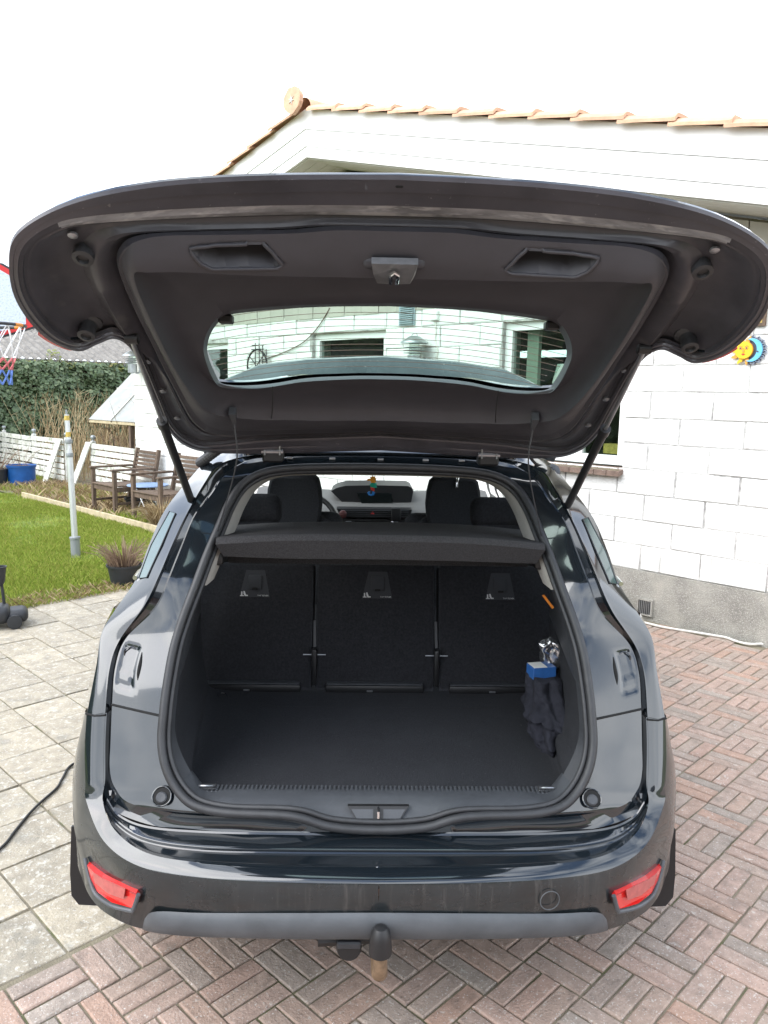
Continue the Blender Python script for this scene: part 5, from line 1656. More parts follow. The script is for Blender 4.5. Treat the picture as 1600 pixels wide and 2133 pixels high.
for sx in (1, -1):
    part(MB().lathe([(.010, 0), (.010, .004), (.004, .005)], gw(sx * .315, 1.172, hs(.315) - .050), axis=GN, n=12), 'grip_screw', M['blackp'], trim)
    P = cr([(x, a, 0) for x, a in GRIP], 5, True)
    P = [V((GRIP[i // 5][0], GRIP[i // 5][1], 0)).lerp(V((GRIP[(i // 5 + 1) % len(GRIP)][0], GRIP[(i // 5 + 1) % len(GRIP)][1], 0)), (i % 5) / 5).lerp(p, .35) for i, p in enumerate(P)]
    part(MB().tube([gw(sx * p.x, p.y, surf_h(p.x, p.y) + .0005) for p in P], .0038, 8, closed=True), 'grip_rim', M['trim_plastic'], trim, smooth=80)
    # bolts and rubber stops
    for (x, a, h) in ((.563, .764, .088), (.566, .604, .09), (.569, .428, .09)):
        part(MB().lathe([(.010, 0), (.010, .005), (.006, .007)], gw(sx * x, a, h), axis=GN, n=10), 'bolt', M['steel'], gate)
    for (x, a, h, r) in ((.562, 1.190, .068, .019), (.632, .955, .096, .018)):
        part(MB().lathe([(r * 1.5, -.02), (r * 1.5, .004), (r, .010), (r * .9, .024), (r, .028), (r, .040), (r * .6, .042), (r * .5, .036)], gw(sx * x, a, h), axis=GN + V((0, -.25, 0)), n=18), 'rubber_stop', M['rubber'], gate)
    for (x, a, h) in ((.566, 1.243, .092), (.385, 1.205, .040), (.187, 1.172, .0)):
        part(MB().lathe([(.009, 0), (.009, .004), (.003, .006)], gw(sx * x, a, h - .004), axis=GN, n=10), 'fixing', M['steel'], gate)
    part(MB().cbox(gw(sx * .316, 1.308, .029), (.014, .006, .006), .002), 'number_plate_hole', M['gap'], gate)
    # trim seams, cord clips, glass blocks
    sq = [(.290, .592, .076), (.300, .50, .075), (.308, .44, .074), (.318, .375, .076)]
    part(MB().tube([gw(sx * x, a, hs(x) + .006 + (.0 if k else -.004)) for k, (x, a, h) in enumerate(sq)], .0012, 4), 'trim_seam', M['gap'], trim)
    cl = part(MB().prism([gw(sx * .397, .492, .085), gw(sx * .417, .492, .085), gw(sx * .411, .445, .098), gw(sx * .403, .445, .098)], GN * .022), 'cord_clip', M['grey_plastic'], gate, smooth=0)
    part(MB().cbox(gw(sx * .365, .868, .036), (.032, .03, .02), .004), 'glass_block', M['blackp'], gate)
    # tail lamp on the outer corner
    kk = cr(GATE_EDGE, 6)
    seg = kk[6 * 9 + 3: 6 * 10 + 6]
    A1 = [gw(sx * (p.x - .004), p.y + .002, p.z - .004) for p in seg]
    A2 = [gw(sx * (p.x + .014), p.y - .013, p.z - .002) for p in seg]
    A3 = [gw(sx * (p.x + .012), p.y - .002, p.z - .07) for p in seg]
    part(MB().loft([A1, A2, A3]), 'tail_lamp', M['redlens'], gate, smooth=60)
    part(MB().tube([gw(sx * .568, .93, .085), gw(sx * .556, .80, .075)], .010, 8), 'frame_rib', M['gate_inner'], gate)
part(MB().cbox(gw(.002, 1.285, .006), (.014, .006, .006), .002), 'number_plate_hole', M['gap'], gate)
# lock plate
lk = part(MB().prism([gw(-.044, 1.150, .058), gw(.044, 1.150, .058), gw(.040, 1.120, .062), (gw(.032, 1.090, .062)), gw(.010, 1.088, .062), gw(.004, 1.105, .062), gw(-.006, 1.105, .062), gw(-.010, 1.088, .062), gw(-.032, 1.090, .062), gw(-.040, 1.120, .062)], GN * .014), 'lock_plate', M['lockmetal'], gate, smooth=0)
part(MB().tube([gw(-.006, 1.098, .080), gw(-.007, 1.128, .082), gw(0, 1.138, .082), gw(.007, 1.128, .082), gw(.006, 1.098, .080)], .004, 8), 'lock_hook', M['chrome'], lk)
part(MB().rbox(gw(0, 1.115, .045), (.125, .055, .03), .013, 3), 'lock_boss', M['trim_plastic'], trim)
# rear glass with heating wires
gl = full([(x, a, h - .012) for x, a, h in GATE_GLASS])
gl = cr(gl, 4, True)
def hglass(x):
    return -.022 + .053 * (min(1, abs(x) / .437)) ** 2.2
mb = MB()
NX = 24
up, lo_ = [], []
half = cr(GATE_GLASS, 8)
import bisect
def edge_a(x, top):
    seg = half[:8 * 8 + 1] if top else half[8 * 9:][::-1]
    best = None
    for p, q in zip(seg, seg[1:]):
        if min(p.x, q.x) - 1e-6 <= x <= max(p.x, q.x) + 1e-6 and abs(q.x - p.x) > 1e-6:
            best = p.y + (q.y - p.y) * (x - p.x) / (q.x - p.x)
            break
    return best if best is not None else (.73 if top else .67)
xs = [-.4365 + .873 * i / 48 for i in range(49)]
rowsg = []
for f in (0, .25, .5, .75, 1):
    r = []
    for x in xs:
        t_, b_ = edge_a(abs(x), True) + .006, edge_a(abs(x), False) - .006
        a = b_ + (t_ - b_) * f
        r.append(gw(x, a, hglass(x)))
    rowsg.append(r)
mb.loft(rowsg)
rg_ = part(mb, 'rear_window', M['rearglass'], gate, smooth=80)
b = MB()
for k in range(11):
    a = .535 + k * .031
    pts_ = [gw(x, a, hglass(x) + .0012) for x in xs if edge_a(abs(x), False) < a < edge_a(abs(x), True)]
    if len(pts_) > 2:
        b.tube(pts_, .0007, 4, cap=False)
o = part(b, 'heating_wires', M['sill'], rg_, smooth=0); o['kind'] = 'stuff'
# roof spoiler, seen through the glass
SPX = [-.575, -.52, -.46, -.39, -.31, -.235, -.12, 0, .12, .235, .31, .39, .46, .52, .575]
def sp_s(x):
    x = abs(x)
    T = [(0, .244), (.235, .231), (.39, .210), (.51, .160), (.58, .105)]
    for (a, s0), (c, s1) in zip(T, T[1:]):
        if x <= c:
            return s0 + (s1 - s0) * (x - a) / (c - a)
    return .1
bi, ti, to, bo = [], [], [], []
for x in SPX:
    dr = .09 * (abs(x) / .6) ** 2.5
    s_ = sp_s(x)
    bi.append(gw(x, .12, -.035 + dr))
    ti.append(gw(x, .06 + .55 * s_, -.02 - .83 * s_))
    to.append(gw(x, .04 + .55 * s_, -.035 - .83 * s_))
    bo.append(gw(x, .0, -.03 + dr))
mb = MB().loft([bi, [p.lerp(q, .5) + GG * .004 for p, q in zip(bi, ti)], [p.lerp(q, .96) for p, q in zip(bi, ti)], ti, to, bo, bi])
spo = part(mb, 'roof_spoiler', M['spoil'], gate, smooth=40)
mb = MB()
for sx in (1, -1):
    mb.bar(gw(sx * .25, .155, -.225) + V((0, -.004, 0)), gw(sx * .10, .14, -.145) + V((0, -.004, 0)), .014, .010)
part(mb, 'brake_lamp_housing', M['blackp'], spo)
# hinges
for sx in (1, -1):
    hg = part(MB().cbox((sx * .348, 2.535, 1.562), (.066, .06, .036), .006), 'hinge', M['blackp'])
    part(MB().cbox((sx * .348, 2.522, 1.594), (.044, .03, .044), .004), 'hinge_arm', M['blackp'], hg)
    for dx in (-.024, .024):
        part(MB().cbox((sx * .348 + dx, 2.512, 1.592), (.005, .03, .05), .001), 'hinge_cheek', M['steel'], hg)
    part(MB().lathe([(.009, 0), (.009, .07)], (sx * .348 - .035, 2.508, 1.580), axis=(1, 0, 0), n=10), 'hinge_pin', M['steel'], hg)
    # gas strut and its bracket
    lo, hi = V((sx * .600, 2.485, 1.408)), gw(sx * .560, .900, .105)
    mid = lo.lerp(hi, .58)
    st_ = part(MB().tube([lo, mid], .0118, 12), 'gas_strut', M['blackp'])
    part(MB().lathe([(.0145, 0), (.0145, .03)], mid - (hi - lo).normalized() * .012, axis=(hi - lo), n=12), 'strut_collar', M['blackp'], st_)
    part(MB().tube([mid, hi], .0055, 10), 'strut_rod', M['steel'], st_)
    part(MB().lathe([(.012, -.015), (.012, .012)], lo, axis=(sx, 0, 0), n=12), 'ball_joint', M['blackp'], st_)
    part(MB().lathe([(.012, -.015), (.012, .012)], hi, axis=(sx, 0, 0), n=12), 'ball_joint', M['blackp'], st_)
    o_ = [V((sx * x, y, z)) for x, y, z in [(.545, 2.498, 1.437), (.575, 2.520, 1.452), (.612, 2.472, 1.392), (.607, 2.455, 1.365), (.572, 2.440, 1.372)]]
    br = part(MB().prism(o_, (0, -.008, .002)), 'strut_bracket', M['lip_plastic'], rear_frame, smooth=0)
    for (x, y, z) in ((.560, 2.482, 1.437), (.588, 2.445, 1.383)):
        part(MB().lathe([(.011, 0), (.011, .006), (.007, .009)], (sx * x, y, z), axis=(0, -.8, .5), n=6), 'bolt', M['blackp'], br)
    # lifting cord of the shelf
    part(MB().tube(cr([gw(sx * .407, .450, .118), gw(sx * .412, .40, .155) + V((0, .02, -.06)), V((sx * .505, 2.40, 1.338))], 6), .0022, 6), 'shelf_cord', M['grey_plastic'])
# cable bellows at the left hinge and rubber washer hose at the right
path = cr([(-.60, 2.60, 1.53), (-.575, 2.56, 1.545), (-.53, 2.50, 1.575), (-.485, 2.455, 1.605), (-.47, 2.44, 1.625)], 9)
part(MB().tube(path, [.017 if i % 2 else .0135 for i in range(len(path))], 12), 'cable_bellows', M['rubber'], smooth=0)
gm_ = part(MB().lathe([(.030, 0), (.028, .006), (.012, .010), (.010, .02)], (.575, 2.60, 1.522), axis=(0, -.7, .7), n=18), 'grommet', M['grey_plastic'])
part(MB().tube(cr([(.575, 2.59, 1.535), (.52, 2.56, 1.545), (.49, 2.54, 1.57), (.47, 2.50, 1.60)], 5), .005, 8), 'washer_hose', M['blackp'], gm_)
for x in (-.16, 0.0, .15, -.30, .27):
    part(MB().cbox((x, 2.588, 1.553), (.02, .012, .008), .002), 'roof_channel_clip', M['steel'], rear_frame)
# --- boot lining
WALL = [(.615,2.95,1.27),(.640,2.95,1.187),(.665,2.95,1.10),(.675,2.95,1.02),(.680,2.95,.92),(.680,2.95,.849),(.678,2.95,.782),(.672,2.95,.722),(.66,2.95,.655),(.63,2.95,.612),(.45,2.95,.600),(.3,2.95,.600),(.21,2.95,.600),(.13,2.95,.600),(0,2.95,.600)]
S7 = [V(p) for p in SEAL[7:22]]
M1 = []
M2 = []
SILLZ = {16: .640, 17: .640, 18: .640, 19: .640, 20: .640, 21: .640, 15: .672}
for i, p in enumerate(S7):
    k = i + 7
    if k <= 13:
        M1.append(V((p.x - .018, p.y + .075, p.z)))
        M2.append(V((p.x - .012, p.y + .15, p.z)))
    elif k <= 15:
        M1.append(V((p.x - .025, p.y + .065, p.z + .012)))
        M2.append(V((p.x - .012, p.y + .14, p.z + .004)))
    else:
        x = {16: .497, 17: .42, 18: .275, 19: .209, 20: .129, 21: 0}[k]
        M1.append(V((x, 2.085, .640)))
        M2.append(V((x + (.055 if k == 16 else .05 if k == 17 else 0), 2.155, .618)))
UP = 4                                                    # rings above this index are smooth plastic, below carpet
def flip(L, sx):
    return [V((sx * p[0], p[1], p[2])) for p in L]
for sx in (1, -1):
    part(MB().loft([cr(flip(r, sx), 4) for r in (S7[:UP + 1], M1[:UP + 1], M2[:UP + 1], WALL[:UP + 1])]), 'upper_boot_trim', M['grey_plastic'], smooth=50)
mb = MB().loft([cr(r, 4) for r in (M1[UP:], M2[UP:], lerp_ring(M2[UP:], WALL[UP:], .5), WALL[UP:])]).mirror()
boot = part(mb, 'boot_lining', M['carpet'], weld=.0005, smooth=40)
for sx in (1, -1):
    part(MB().loft([cr(flip(r, sx), 4) for r in (S7[UP:9], M1[UP:9])]), 'opening_trim', M['grey_plastic'], smooth=50)
part(MB().tube([V((-.60, 2.80, .6012)), V((0, 2.785, .6012)), V((.60, 2.80, .6012))], .003, 5), 'floor_seam', M['gap'], boot)
# sill plate
s8 = [V(p) for p in S7[8:]]
tk = lambda i: 0 if i == 0 else 1
mA = [p.lerp(q, .55) + V((0, -.012, .004)) * tk(i) for i, (p, q) in enumerate(zip(s8, M1[8:]))]
mB = [q + V((0, -.022, -.001)) * tk(i) for i, q in enumerate(M1[8:])]
mC = [q + V((0, .006, .002)) * (tk(i) or .3) for i, q in enumerate(M1[8:])]
mD = [q + V((0, .045, -.006)) * (tk(i) or .3) for i, q in enumerate(M1[8:])]
mE = [q + V((0, .062, -.018)) * (tk(i) or .3) for i, q in enumerate(M1[8:])]
sillp = part(MB().loft([cr(r, 5) for r in (s8, mA, mB, mC, mD, mE)]).mirror(), 'sill_plate', M['sillp'], weld=.0005, smooth=40)
b = MB()
x = -.50
while x < .50:
    b.cbox((x, 2.110, .6375), (.0070, .040, .006), .0015)
    x += .0125
o = part(b, 'sill_ribs', M['sillp'], sillp, smooth=0); o['kind'] = 'stuff'
pk = [V((-.085, 2.026, .633)), V((.085, 2.026, .633)), V((.062, 2.010, .604)), V((-.062, 2.010, .604))]
pkp = part(MB().prism(pk, (0, .012, 0)), 'striker_pocket', M['blackp'], sillp, smooth=0)
part(MB().prism([p + V((0, -.0012, 0)) for p in (V((-.078, 2.026, .630)), V((-.014, 2.026, .630)), V((-.014, 2.010, .606)), V((-.060, 2.010, .606)))], (0, .004, 0)).prism([p + V((0, -.0012, 0)) for p in (V((.078, 2.026, .630)), V((.014, 2.026, .630)), V((.014, 2.010, .606)), V((.060, 2.010, .606)))], (0, .004, 0)), 'pocket_face', M['sillp'], pkp, smooth=0)
part(MB().tube([(0, 2.018, .607), (0, 2.004, .612), (0, 2.006, .626), (0, 2.022, .631)], .0042, 8), 'striker', M['chrome'], pkp)
for sx in (1, -1):
    t_ = part(MB().cbox((sx * .492, 2.115, .640), (.055, .030, .008), .003), 'lashing_base', M['rubber'], sillp)
    part(MB().tube(cr([(sx * .47, 2.112, .645), (sx * .474, 2.098, .652), (sx * .492, 2.094, .654), (sx * .51, 2.098, .652), (sx * .514, 2.112, .645)], 4), .003, 6), 'lashing_ring', M['steel'], t_)
    part(MB().tube(cr([(sx * .60, 2.86, .615), (sx * .595, 2.84, .632), (sx * .57, 2.84, .632), (sx * .565, 2.86, .615)], 4), .003, 6), 'lashing_ring', M['chrome'], boot)
    # pale pillar trim edging the opening above the shelf
    up_ = [V(p) for p in SEAL[0:9]]
    def inw(p, w_, dy):
        d = V((-p.x, 0, 1.0 - p.z)).normalized()
        q = p + d * w_ + V((0, dy, 0))
        return V((sx * q.x, q.y, q.z))
    wl_ = [1, 1, 1, 1, 1.05, 1.05, 1, .8, .5]
    part(MB().loft([cr(r, 4) for r in ([inw(p, .018, .012) for p in up_], [inw(p, .024 + .008 * w_, .03) for p, w_ in zip(up_, wl_)], [inw(p, .024 + .018 * w_, .12) for p, w_ in zip(up_, wl_)])]), 'pillar_lining', M['lining'], smooth=60)
part(MB().prism([V((.552, 2.545, 1.105)), V((.560, 2.545, 1.108)), V((.594, 2.545, 1.066)), V((.588, 2.545, 1.060))], (0, .008, 0)), 'amber_reflector', M['amber'], boot, smooth=0)
part(MB().bx(-.70, .70, 2.955, 5.3, .36, .42), 'cabin_floor', M['carpet'], smooth=0)
for sx in (1, -1):
    part(MB().loft([[V((sx * .80, y, z)) for z in (.42, .8, 1.08)] for y in (2.95, 4.0, 5.2)]), 'door_trim', M['blackp'], smooth=0)
    part(MB().loft([[V((sx * x, y, z)) for x, z in ((.80, 1.06), (.79, 1.10), (.80, 1.12))] for y in (3.0, 4.0, 5.2)]), 'door_cap', M['dashgrey'], smooth=60)
# --- parcel shelf, tilted up by its cords
FT = [(-.525,2.335,1.318),(-.30,2.325,1.334),(0,2.32,1.337),(.30,2.325,1.332),(.53,2.335,1.314)]
FB = [(-.505,2.365,1.262),(-.30,2.355,1.260),(0,2.35,1.262),(.30,2.355,1.258),(.51,2.365,1.252)]
BT = [(-.60,2.86,1.272),(-.33,2.86,1.290),(0,2.86,1.296),(.33,2.86,1.290),(.60,2.86,1.270)]
nar = lambda L, k: [(x * k, y + .012, z) for x, y, z in L]
FT, FB, BT = nar(FT, .955), nar(FB, .96), nar(BT, .985)
FT2 = [(x, y + .006, z + .006) for x, y, z in FT]
FT0 = [(x, y - .004, z - .012) for x, y, z in FT]
LBk = [(x, y + .03, z) for x, y, z in FB]
LB2 = [(x * .97, y + .04, z + .035) for x, y, z in FB]
BB = [(x, y, z - .035) for x, y, z in BT]
mb = MB().loft([cr(r, 6) for r in (BT, FT2, FT, FT0, FB, LBk, LB2, BB, BT)])
shf = part(mb, 'parcel_shelf', M['shelf'], weld=.0004, smooth=28)
part(MB().loft([cr(r, 6) for r in ([(x * .93, 2.62, 1.215 + .006) for x in (-.55, -.3, 0, .3, .55)], [(x * .93, 2.61, 1.190) for x in (-.55, -.3, 0, .3, .55)], [(x * .93, 2.80, 1.17) for x in (-.55, -.3, 0, .3, .55)], [(x * .93, 2.86, 1.23) for x in (-.55, -.3, 0, .3, .55)])]), 'shelf_flap', M['shelf'], shf, smooth=60)
for sx in (1, -1):
    part(MB().rbox((sx * .515, 2.46, 1.245), (.05, .10, .045), .015, 2), 'shelf_pivot', M['blackp'], shf)
# --- rear seats: three backrests with top tether plates
def text(body, size, m, parent, Mx):
    cu = bpy.data.curves.new('lettering', 'FONT')
    cu.body = body
    cu.size = size
    cu.extrude = .0002
    cu.resolution_u = 1
    to_ = bpy.data.objects.new('lettering', cu)
    me = bpy.data.meshes.new_from_object(to_)
    bpy.data.objects.remove(to_)
    me.name = 'lettering'
    me.transform(Matrix.Translation((0, -CY, 0)) @ Mx)
    me.materials.clear()
    me.materials.append(m)
    return link('lettering', me, parent)
tilt = math.atan2(.13, .48)
def seat_pt(x, z, d=0.):
    """on the rear face of the backrests: d in front of it, towards the boot"""
    return V((x, 2.97 + (z - .585) * math.tan(tilt) - d, z))
RT = Matrix.Rotation(-tilt, 3, 'X')
for xc, w in ((-.484, .468), (0.0, .476), (.486, .466)):
    s_ = part(MB().rbox(V((xc, 3.085, .830)) + V((0, .0, 0)), (w, .11, .50), .014, 3, RT), 'rear_seat', M['seatcloth'], smooth=50)
    # boards the seat back is faced with
    f0 = [seat_pt(xc - w / 2 + .004, .60, .006), seat_pt(xc + w / 2 - .004, .60, .006), seat_pt(xc + w / 2 - .004, 1.068, .006), seat_pt(xc - w / 2 + .004, 1.068, .006)]
    part(MB().prism(f0, (0, .02, 0)), 'seat_back_board', M['carpet'], s_, smooth=0)
    x0 = xc - (.004 if xc < 0 else -.005 if xc == 0 else -.017)
    pl_ = part(MB().prism([seat_pt(x0 - .060, .952, .009), seat_pt(x0 + .062, .952, .009), seat_pt(x0 + .040, 1.056, .009), seat_pt(x0 - .036, 1.056, .009)], (0, .004, 0)), 'tether_plate', M['plate'], s_, smooth=0)
    part(MB().rbox(seat_pt(x0 + .002, 1.010, .010), (.055, .010, .058), .008, 2, RT), 'tether_flap', M['plate'], pl_)
    part(MB().cbox(seat_pt(x0 + .002, .986, .016), (.022, .004, .008), .001), 'flap_notch', M['gap'], pl_)
    Mx = Matrix.Translation(seat_pt(x0 + .012, .956, .0105)) @ (Matrix.Rotation(R(90) - tilt * 1.0, 4, 'X'))
    text('TOP TETHER', .0078, M['print'], pl_, Mx)
    ic = MB()
    q = lambda dx, dz: seat_pt(x0 - .060 + dx, .953 + dz, .0105)
    ic.prism([q(.022, .003), q(.034, .003), q(.034, .007), q(.026, .008), q(.021, .022), q(.016, .022), q(.017, .012)], (0, .001, 0))
    ic.prism([q(.003, .003), q(.018, .003), q(.018, .006), q(.003, .006)], (0, .001, 0))
    ic.prism([q(.007, .006), q(.012, .006), q(.012, .020), q(.007, .020)], (0, .001, 0))
    part(ic, 'child_seat_icon', M['print'], pl_, smooth=0)
    hb = part(MB().rbox(seat_pt(xc, .612, .020), (w * .82, .03, .034), .008, 2), 'hinge_cover', M['blackp'], s_)
    part(MB().cbox(seat_pt(xc, .632, .024), (w * .80, .03, .006), .002), 'cover_ridge', M['grey_plastic'], hb)
    part(MB().cbox(seat_pt(xc - .02, .608, .037), (.024, .004, .007), .001), 'cover_catch', M['steel'], hb)
for xg, red in ((-.242, True), (.246, False)):
    bk = part(MB().rbox(seat_pt(xg, .69, .012), (.022, .035, .15), .008, 2), 'belt_buckle', M['blackp'])
    part(MB().bar(seat_pt(xg, .76, .0), seat_pt(xg - .002, .86, -.01), .012, .004, up=(0, 1, 0)), 'seat_belt', M['rubber'], bk)
    part(MB().cbox(seat_pt(xg, .735, .034), (.006, .006, .02), .001), 'buckle_button', M['redlens'] if red else M['blackp'], bk)
    part(MB().tube([seat_pt(xg - .045, .735, .012), seat_pt(xg + .045, .735, .012)], .0025, 6), 'latch_bar', M['steel'], bk)
for xc, w in ((-.507, .228), (.507, .238)):
    part(MB().rbox((xc, 3.19, 1.29), (w, .11, .125), .04, 4, RT), 'headrest', M['seatcloth'], smooth=60)
    part(MB().rbox((xc, 3.165, 1.17), (w * .92, .10, .16), .03, 3, RT), 'headrest_base', M['seatcloth'], smooth=60)
# --- front seats, dash, wheel
for xc in (-.415, .412):
    fs_ = part(MB().rbox((xc, 4.06, .82), (.50, .14, .66), .06, 4, RT), 'front_seat', M['seatcloth'], smooth=60)
    sh_ = [(-.245, .98), (-.235, 1.06), (-.19, 1.10), (-.145, 1.13), (.145, 1.13), (.19, 1.10), (.235, 1.06), (.245, .98)]
    part(MB().prism([V((xc + x, 4.03, z)) for x, z in sh_], (0, .13, 0)), 'seat_shoulder', M['seatcloth'], fs_, smooth=40)
    hd = MB()
    prof_ = [(.118, 1.06), (.135, 1.12), (.143, 1.20), (.138, 1.27), (.125, 1.325), (.105, 1.343)]
    o_ = [V((xc + x, 4.0, z)) for x, z in prof_] + [V((xc - x, 4.0, z)) for x, z in prof_[::-1]]
    c_ = sum(o_, V()) / len(o_)
    hd.loft([[c_.lerp(p, .90) + V((0, .0, 0)) for p in o_], [p + V((0, .022, 0)) for p in o_], [p + V((0, .09, 0)) for p in o_], [c_.lerp(p, .90) + V((0, .115, 0)) for p in o_]], closed=True)
    n_ = len(o_)
    hd.f.append(tuple(range(n_))[::-1]); hd.f.append(tuple(3 * n_ + k for k in range(n_)))
    part(hd, 'headrest', M['seatcloth'], fs_, smooth=50)
    part(MB().rbox((xc, 3.80, .60), (.50, .50, .16), .06, 3), 'seat_cushion', M['seatcloth'], fs_, smooth=60)
part(MB().tube(cr([(.43, 4.0, 1.352), (.425, 3.985, 1.34), (.422, 3.982, 1.30)], 3), .007, 6), 'seat_hook', M['chrome'])
# light piping on the passenger backrest table
part(MB().tube(cr([(.26, 3.975, 1.0), (.275, 3.97, 1.035), (.30, 3.968, 1.05), (.40, 3.966, 1.058), (.5, 3.966, 1.058)], 4), .006, 6), 'seat_table_edge', M['grey_plastic'])
dsec = [(4.86, .62), (4.84, .90), (4.90, 1.02), (4.98, 1.075), (5.15, 1.115), (5.45, 1.09)]
mb = MB().loft([[V((x, y + .04 * (abs(x) / .74) ** 2, z + .02 * (abs(x) / .74))) for y, z in dsec] for x in (-.76, -.5, -.25, 0, .25, .5, .76)])
dash = part(mb, 'dashboard', M['dashgrey'], smooth=40)
cw = [(-.268,1.146),(-.235,1.166),(-.175,1.182),(.02,1.188),(.227,1.186),(.252,1.175),(.262,1.158),(.248,1.082),(.02,1.060),(-.158,1.064),(-.20,1.080)]
cow = part(MB().prism([V((x, 4.98, z)) for x, z in cw], (0, .30, .0)), 'instrument_cowl', M['blackp'], dash, smooth=30)
part(MB().prism([V((x, 4.972, z)) for x, z in [(-.10,1.138),(.12,1.140),(.13,1.078),(-.07,1.072)]], (0, .006, 0)), 'display', M['screen'], cow, smooth=0)
part(MB().prism([V((x, 4.83, z)) for x, z in [(-.225,1.055),(.245,1.055),(.235,1.0),(-.20,1.0)]], (0, .10, 0)), 'vent_panel', M['blackp'], dash, smooth=0)
b = MB()
for k in range(4):
    b.bar((-.20, 4.824, 1.010 + k * .012), (.225, 4.824, 1.012 + k * .012), .008, .0035)
part(b, 'vent_slats', M['grey_plastic'], dash)
part(MB().prism([V((-.014, 4.822, 1.022)), V((.014, 4.822, 1.022)), V((0, 4.822, 1.042))], (0, .006, 0)), 'hazard_switch', M['red'], dash, smooth=0)
part(MB().prism([V((x, 4.822, z)) for x, z in [(-.20,.992),(.235,.992),(.20,.86),(-.20,.86)]], (0, .03, 0)), 'console', M['blackp'], dash, smooth=0)
part(MB().prism([V((x, 4.818, z)) for x, z in [(-.11,.982),(.09,.982),(.09,.87),(-.11,.87)]], (0, .006, 0)), 'touch_screen', M['screen'], dash, smooth=0)
for k in range(3):
    part(MB().cbox((-.15, 4.816, .975 - k * .022), (.035, .004, .008), .001), 'console_button', M['steel'], dash)
part(MB().lathe([(.020, 0), (.020, .012), (.012, .014)], (.13, 4.822, .965), axis=(0, -1, 0), n=18).lathe([(.026, 0), (.026, .004)], (.13, 4.822, .965), axis=(0, -1, 0), n=18), 'volume_knob', M['chrome'], dash)
part(MB().lathe([(.024, 0), (.024, .02), (.018, .024)], (-.185, 4.81, 1.025), axis=(0, -1, 0), n=18), 'phone_magnet', mat('phone_magnet', (.09, .03, .03), .5), dash)
ph = part(MB().rbox((.145, 4.78, 1.03), (.062, .015, .085), .012, 3), 'phone_holder', M['blackp'], dash)
part(MB().bar((.145, 4.79, .95), (.145, 4.79, .99), .028, .02), 'holder_clamp', M['steel'], ph)
# steering wheel
wc = V((-.405, 4.60, .985))
ax = V((0, -.93, .37)).normalized()
xa = V((1, 0, 0)); za = xa.cross(ax) * -1
whl = part(MB().tube([wc + xa * .188 * math.cos(a) + za * .188 * math.sin(a) for a in [2 * math.pi * i / 40 for i in range(40)]], .016, 10, closed=True), 'steering_wheel', M['blackp'], smooth=60)
mb = MB()
for a in (0, math.pi, -math.pi / 2):
    mb.bar(wc, wc + xa * .18 * math.cos(a) + za * .18 * math.sin(a), .045, .02, up=ax)
part(mb, 'wheel_spokes', M['grey_plastic'], whl)
part(MB().lathe([(.075, -.02), (.075, .015), (.05, .03)], wc, axis=ax, n=24), 'airbag_cover', M['blackp'], whl)
# seahorse mascot hanging from the mirror
sea = part(MB().tube([(-.010, 4.6, 1.30), (-.008, 4.6, 1.56)], .0015, 4), 'mirror_ornament', M['cableblack'])
def flat(pts_, m, name):
    part(MB().prism([V((x - .010, 4.595, z)) for x, z in pts_], (0, .008, 0)), name, m, sea, smooth=0)
cg, cb = mat('orn_green', (.02, .42, .28), .4), mat('orn_blue', (.03, .22, .62), .4)
cor, crd = mat('orn_orange', (.85, .33, .03), .4), mat('orn_red', (.70, .05, .04), .4)
flat([(-.030,1.263),(-.022,1.270),(-.008,1.272),(-.012,1.284),(-.002,1.281),(.003,1.292),(.010,1.283),(.020,1.287),(.020,1.276),(.029,1.272),(.022,1.264),(.027,1.254),(.014,1.246),(-.004,1.247),(-.010,1.259),(-.026,1.258)], cor, 'head')
flat([(-.006,1.247),(.014,1.247),(.030,1.243),(.026,1.228),(.032,1.220),(.016,1.216),(-.006,1.222),(-.014,1.234)], cg, 'chest')
flat([(-.008,1.222),(.016,1.217),(.018,1.202),(.010,1.196),(-.006,1.206)], crd, 'belly')
flat([(.012,1.197),(.020,1.188),(.014,1.174),(-.004,1.169),(-.020,1.174),(-.026,1.188),(-.016,1.196),(-.008,1.192),(-.014,1.184),(-.006,1.178),(.004,1.182),(.002,1.196)], cb, 'tail')
# --- things lying in the boot
def crumple(name, c, s, m, label, cat, seed, amp=.02, fr=14):
    bm = bmesh.new()
    bmesh.ops.create_icosphere(bm, subdivisions=5, radius=1)
    for p in bm.verts:
        q = p.co.copy()
        e = V([math.copysign(abs(t) ** .62, t) for t in q])
        w = V((e.x * s[0], e.y * s[1], e.z * s[2]))
        nn = noise.noise(w * fr + V((seed, 0, 0))) + .6 * abs(noise.noise(w * fr * 2.1 + V((0, seed, 0))))
        p.co = w + q.normalized() * amp * nn
    me = bpy.data.meshes.new(name)
    bm.to_mesh(me); bm.free()
    me.shade_smooth()
    me.materials.append(m)
    o = link(name, me)
    o.location = c
    return tag(o, label, cat)
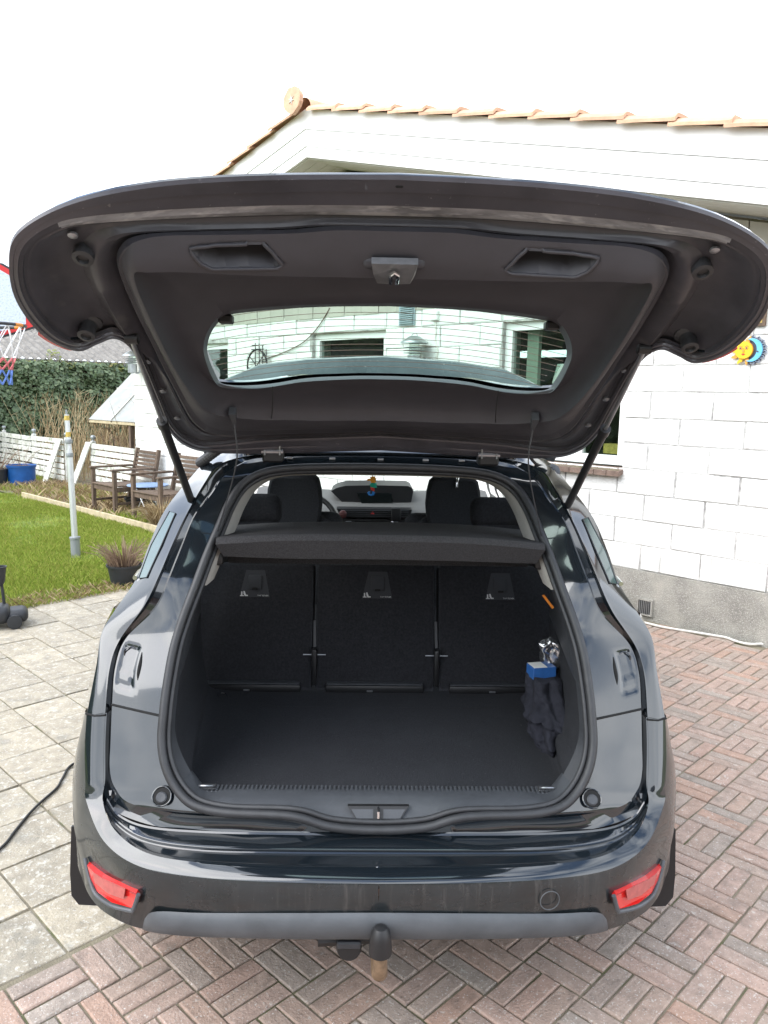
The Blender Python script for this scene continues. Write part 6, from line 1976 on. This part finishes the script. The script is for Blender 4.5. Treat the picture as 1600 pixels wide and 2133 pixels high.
# hanging cloth: rings of a pleated tube, gathered at the top, a loose fold across the middle
mb = MB()
rings = []
NP = 96
for i in range(53):
    v_ = i / 52
    zc = .812 - .215 * v_
    yc = 2.585 - .150 * v_
    w = .050 + .014 * math.sin(min(1, v_ * 1.6) * math.pi * .6) - (.030 * max(0, v_ - .78) / .22)
    l = .075 + .035 * math.sin(v_ * math.pi * .8) - (.05 * max(0, v_ - .8) / .2)
    if .36 < v_ < .52:
        w += .010 * math.sin((v_ - .36) / .16 * math.pi); l += .008
    r = []
    for k in range(NP):
        a = 2 * math.pi * k / NP
        c_, s_ = math.cos(a), math.sin(a)
        ph = 1.6 * v_ + (1.1 if v_ > .48 else 0)
        f = 1 + .16 * math.sin(5 * a + ph * 2) + .10 * math.sin(9 * a - ph * 3 + 1) * (.4 + v_)
        f += .20 * noise.noise(V((c_ * 1.6, s_ * 1.6, v_ * 5.5))) + .16 * (.5 - abs(noise.noise(V((c_ * 3.2, s_ * 3.2, v_ * 9))))) + .06 * noise.noise(V((c_ * 8, s_ * 8, v_ * 22)))
        r.append(V((.585 + w * c_ * f, yc + l * s_ * f, zc + .012 * noise.noise(V((c_ * 2, s_ * 2, v_ * 3 + 7))))))
    rings.append(r)
mb.loft(rings, closed=True)
mb.f.append(tuple(range(NP))[::-1]); mb.f.append(tuple(52 * NP + k for k in range(NP)))
o = mb.build('dark_cloth', M['navy'], None, (.585, 2.435, .60), smooth=75)
o.location = (.585, 2.435, .60)
tag(o, 'crumpled dark navy cloth hanging against the right wall of the boot', 'cloth')
bx_ = thing('blue_carton', (.572, 2.59, .808), 'small blue and white carton on top of the dark cloth in the boot', 'carton', .22)
MB().cbox((0, 0, .018), (.085, .06, .042), .002).build('carton', mat('carton_blue', (.025, .11, .34), .5, var=.2, vscale=30), bx_)
MB().bx(-.040, .010, -.028, .028, .0393, .0400).build('carton_lid', M['trim'], bx_, smooth=0)
o = crumple('foil_packet', (.612, 2.63, .875), (.032, .02, .052), mat('crumpled_foil', (.62, .63, .65), .22, metal=.95), 'crumpled shiny silver foil packet stuck above the blue carton', 'packet', 8, .016, 30)
o.rotation_euler = (.2, -.35, 0)
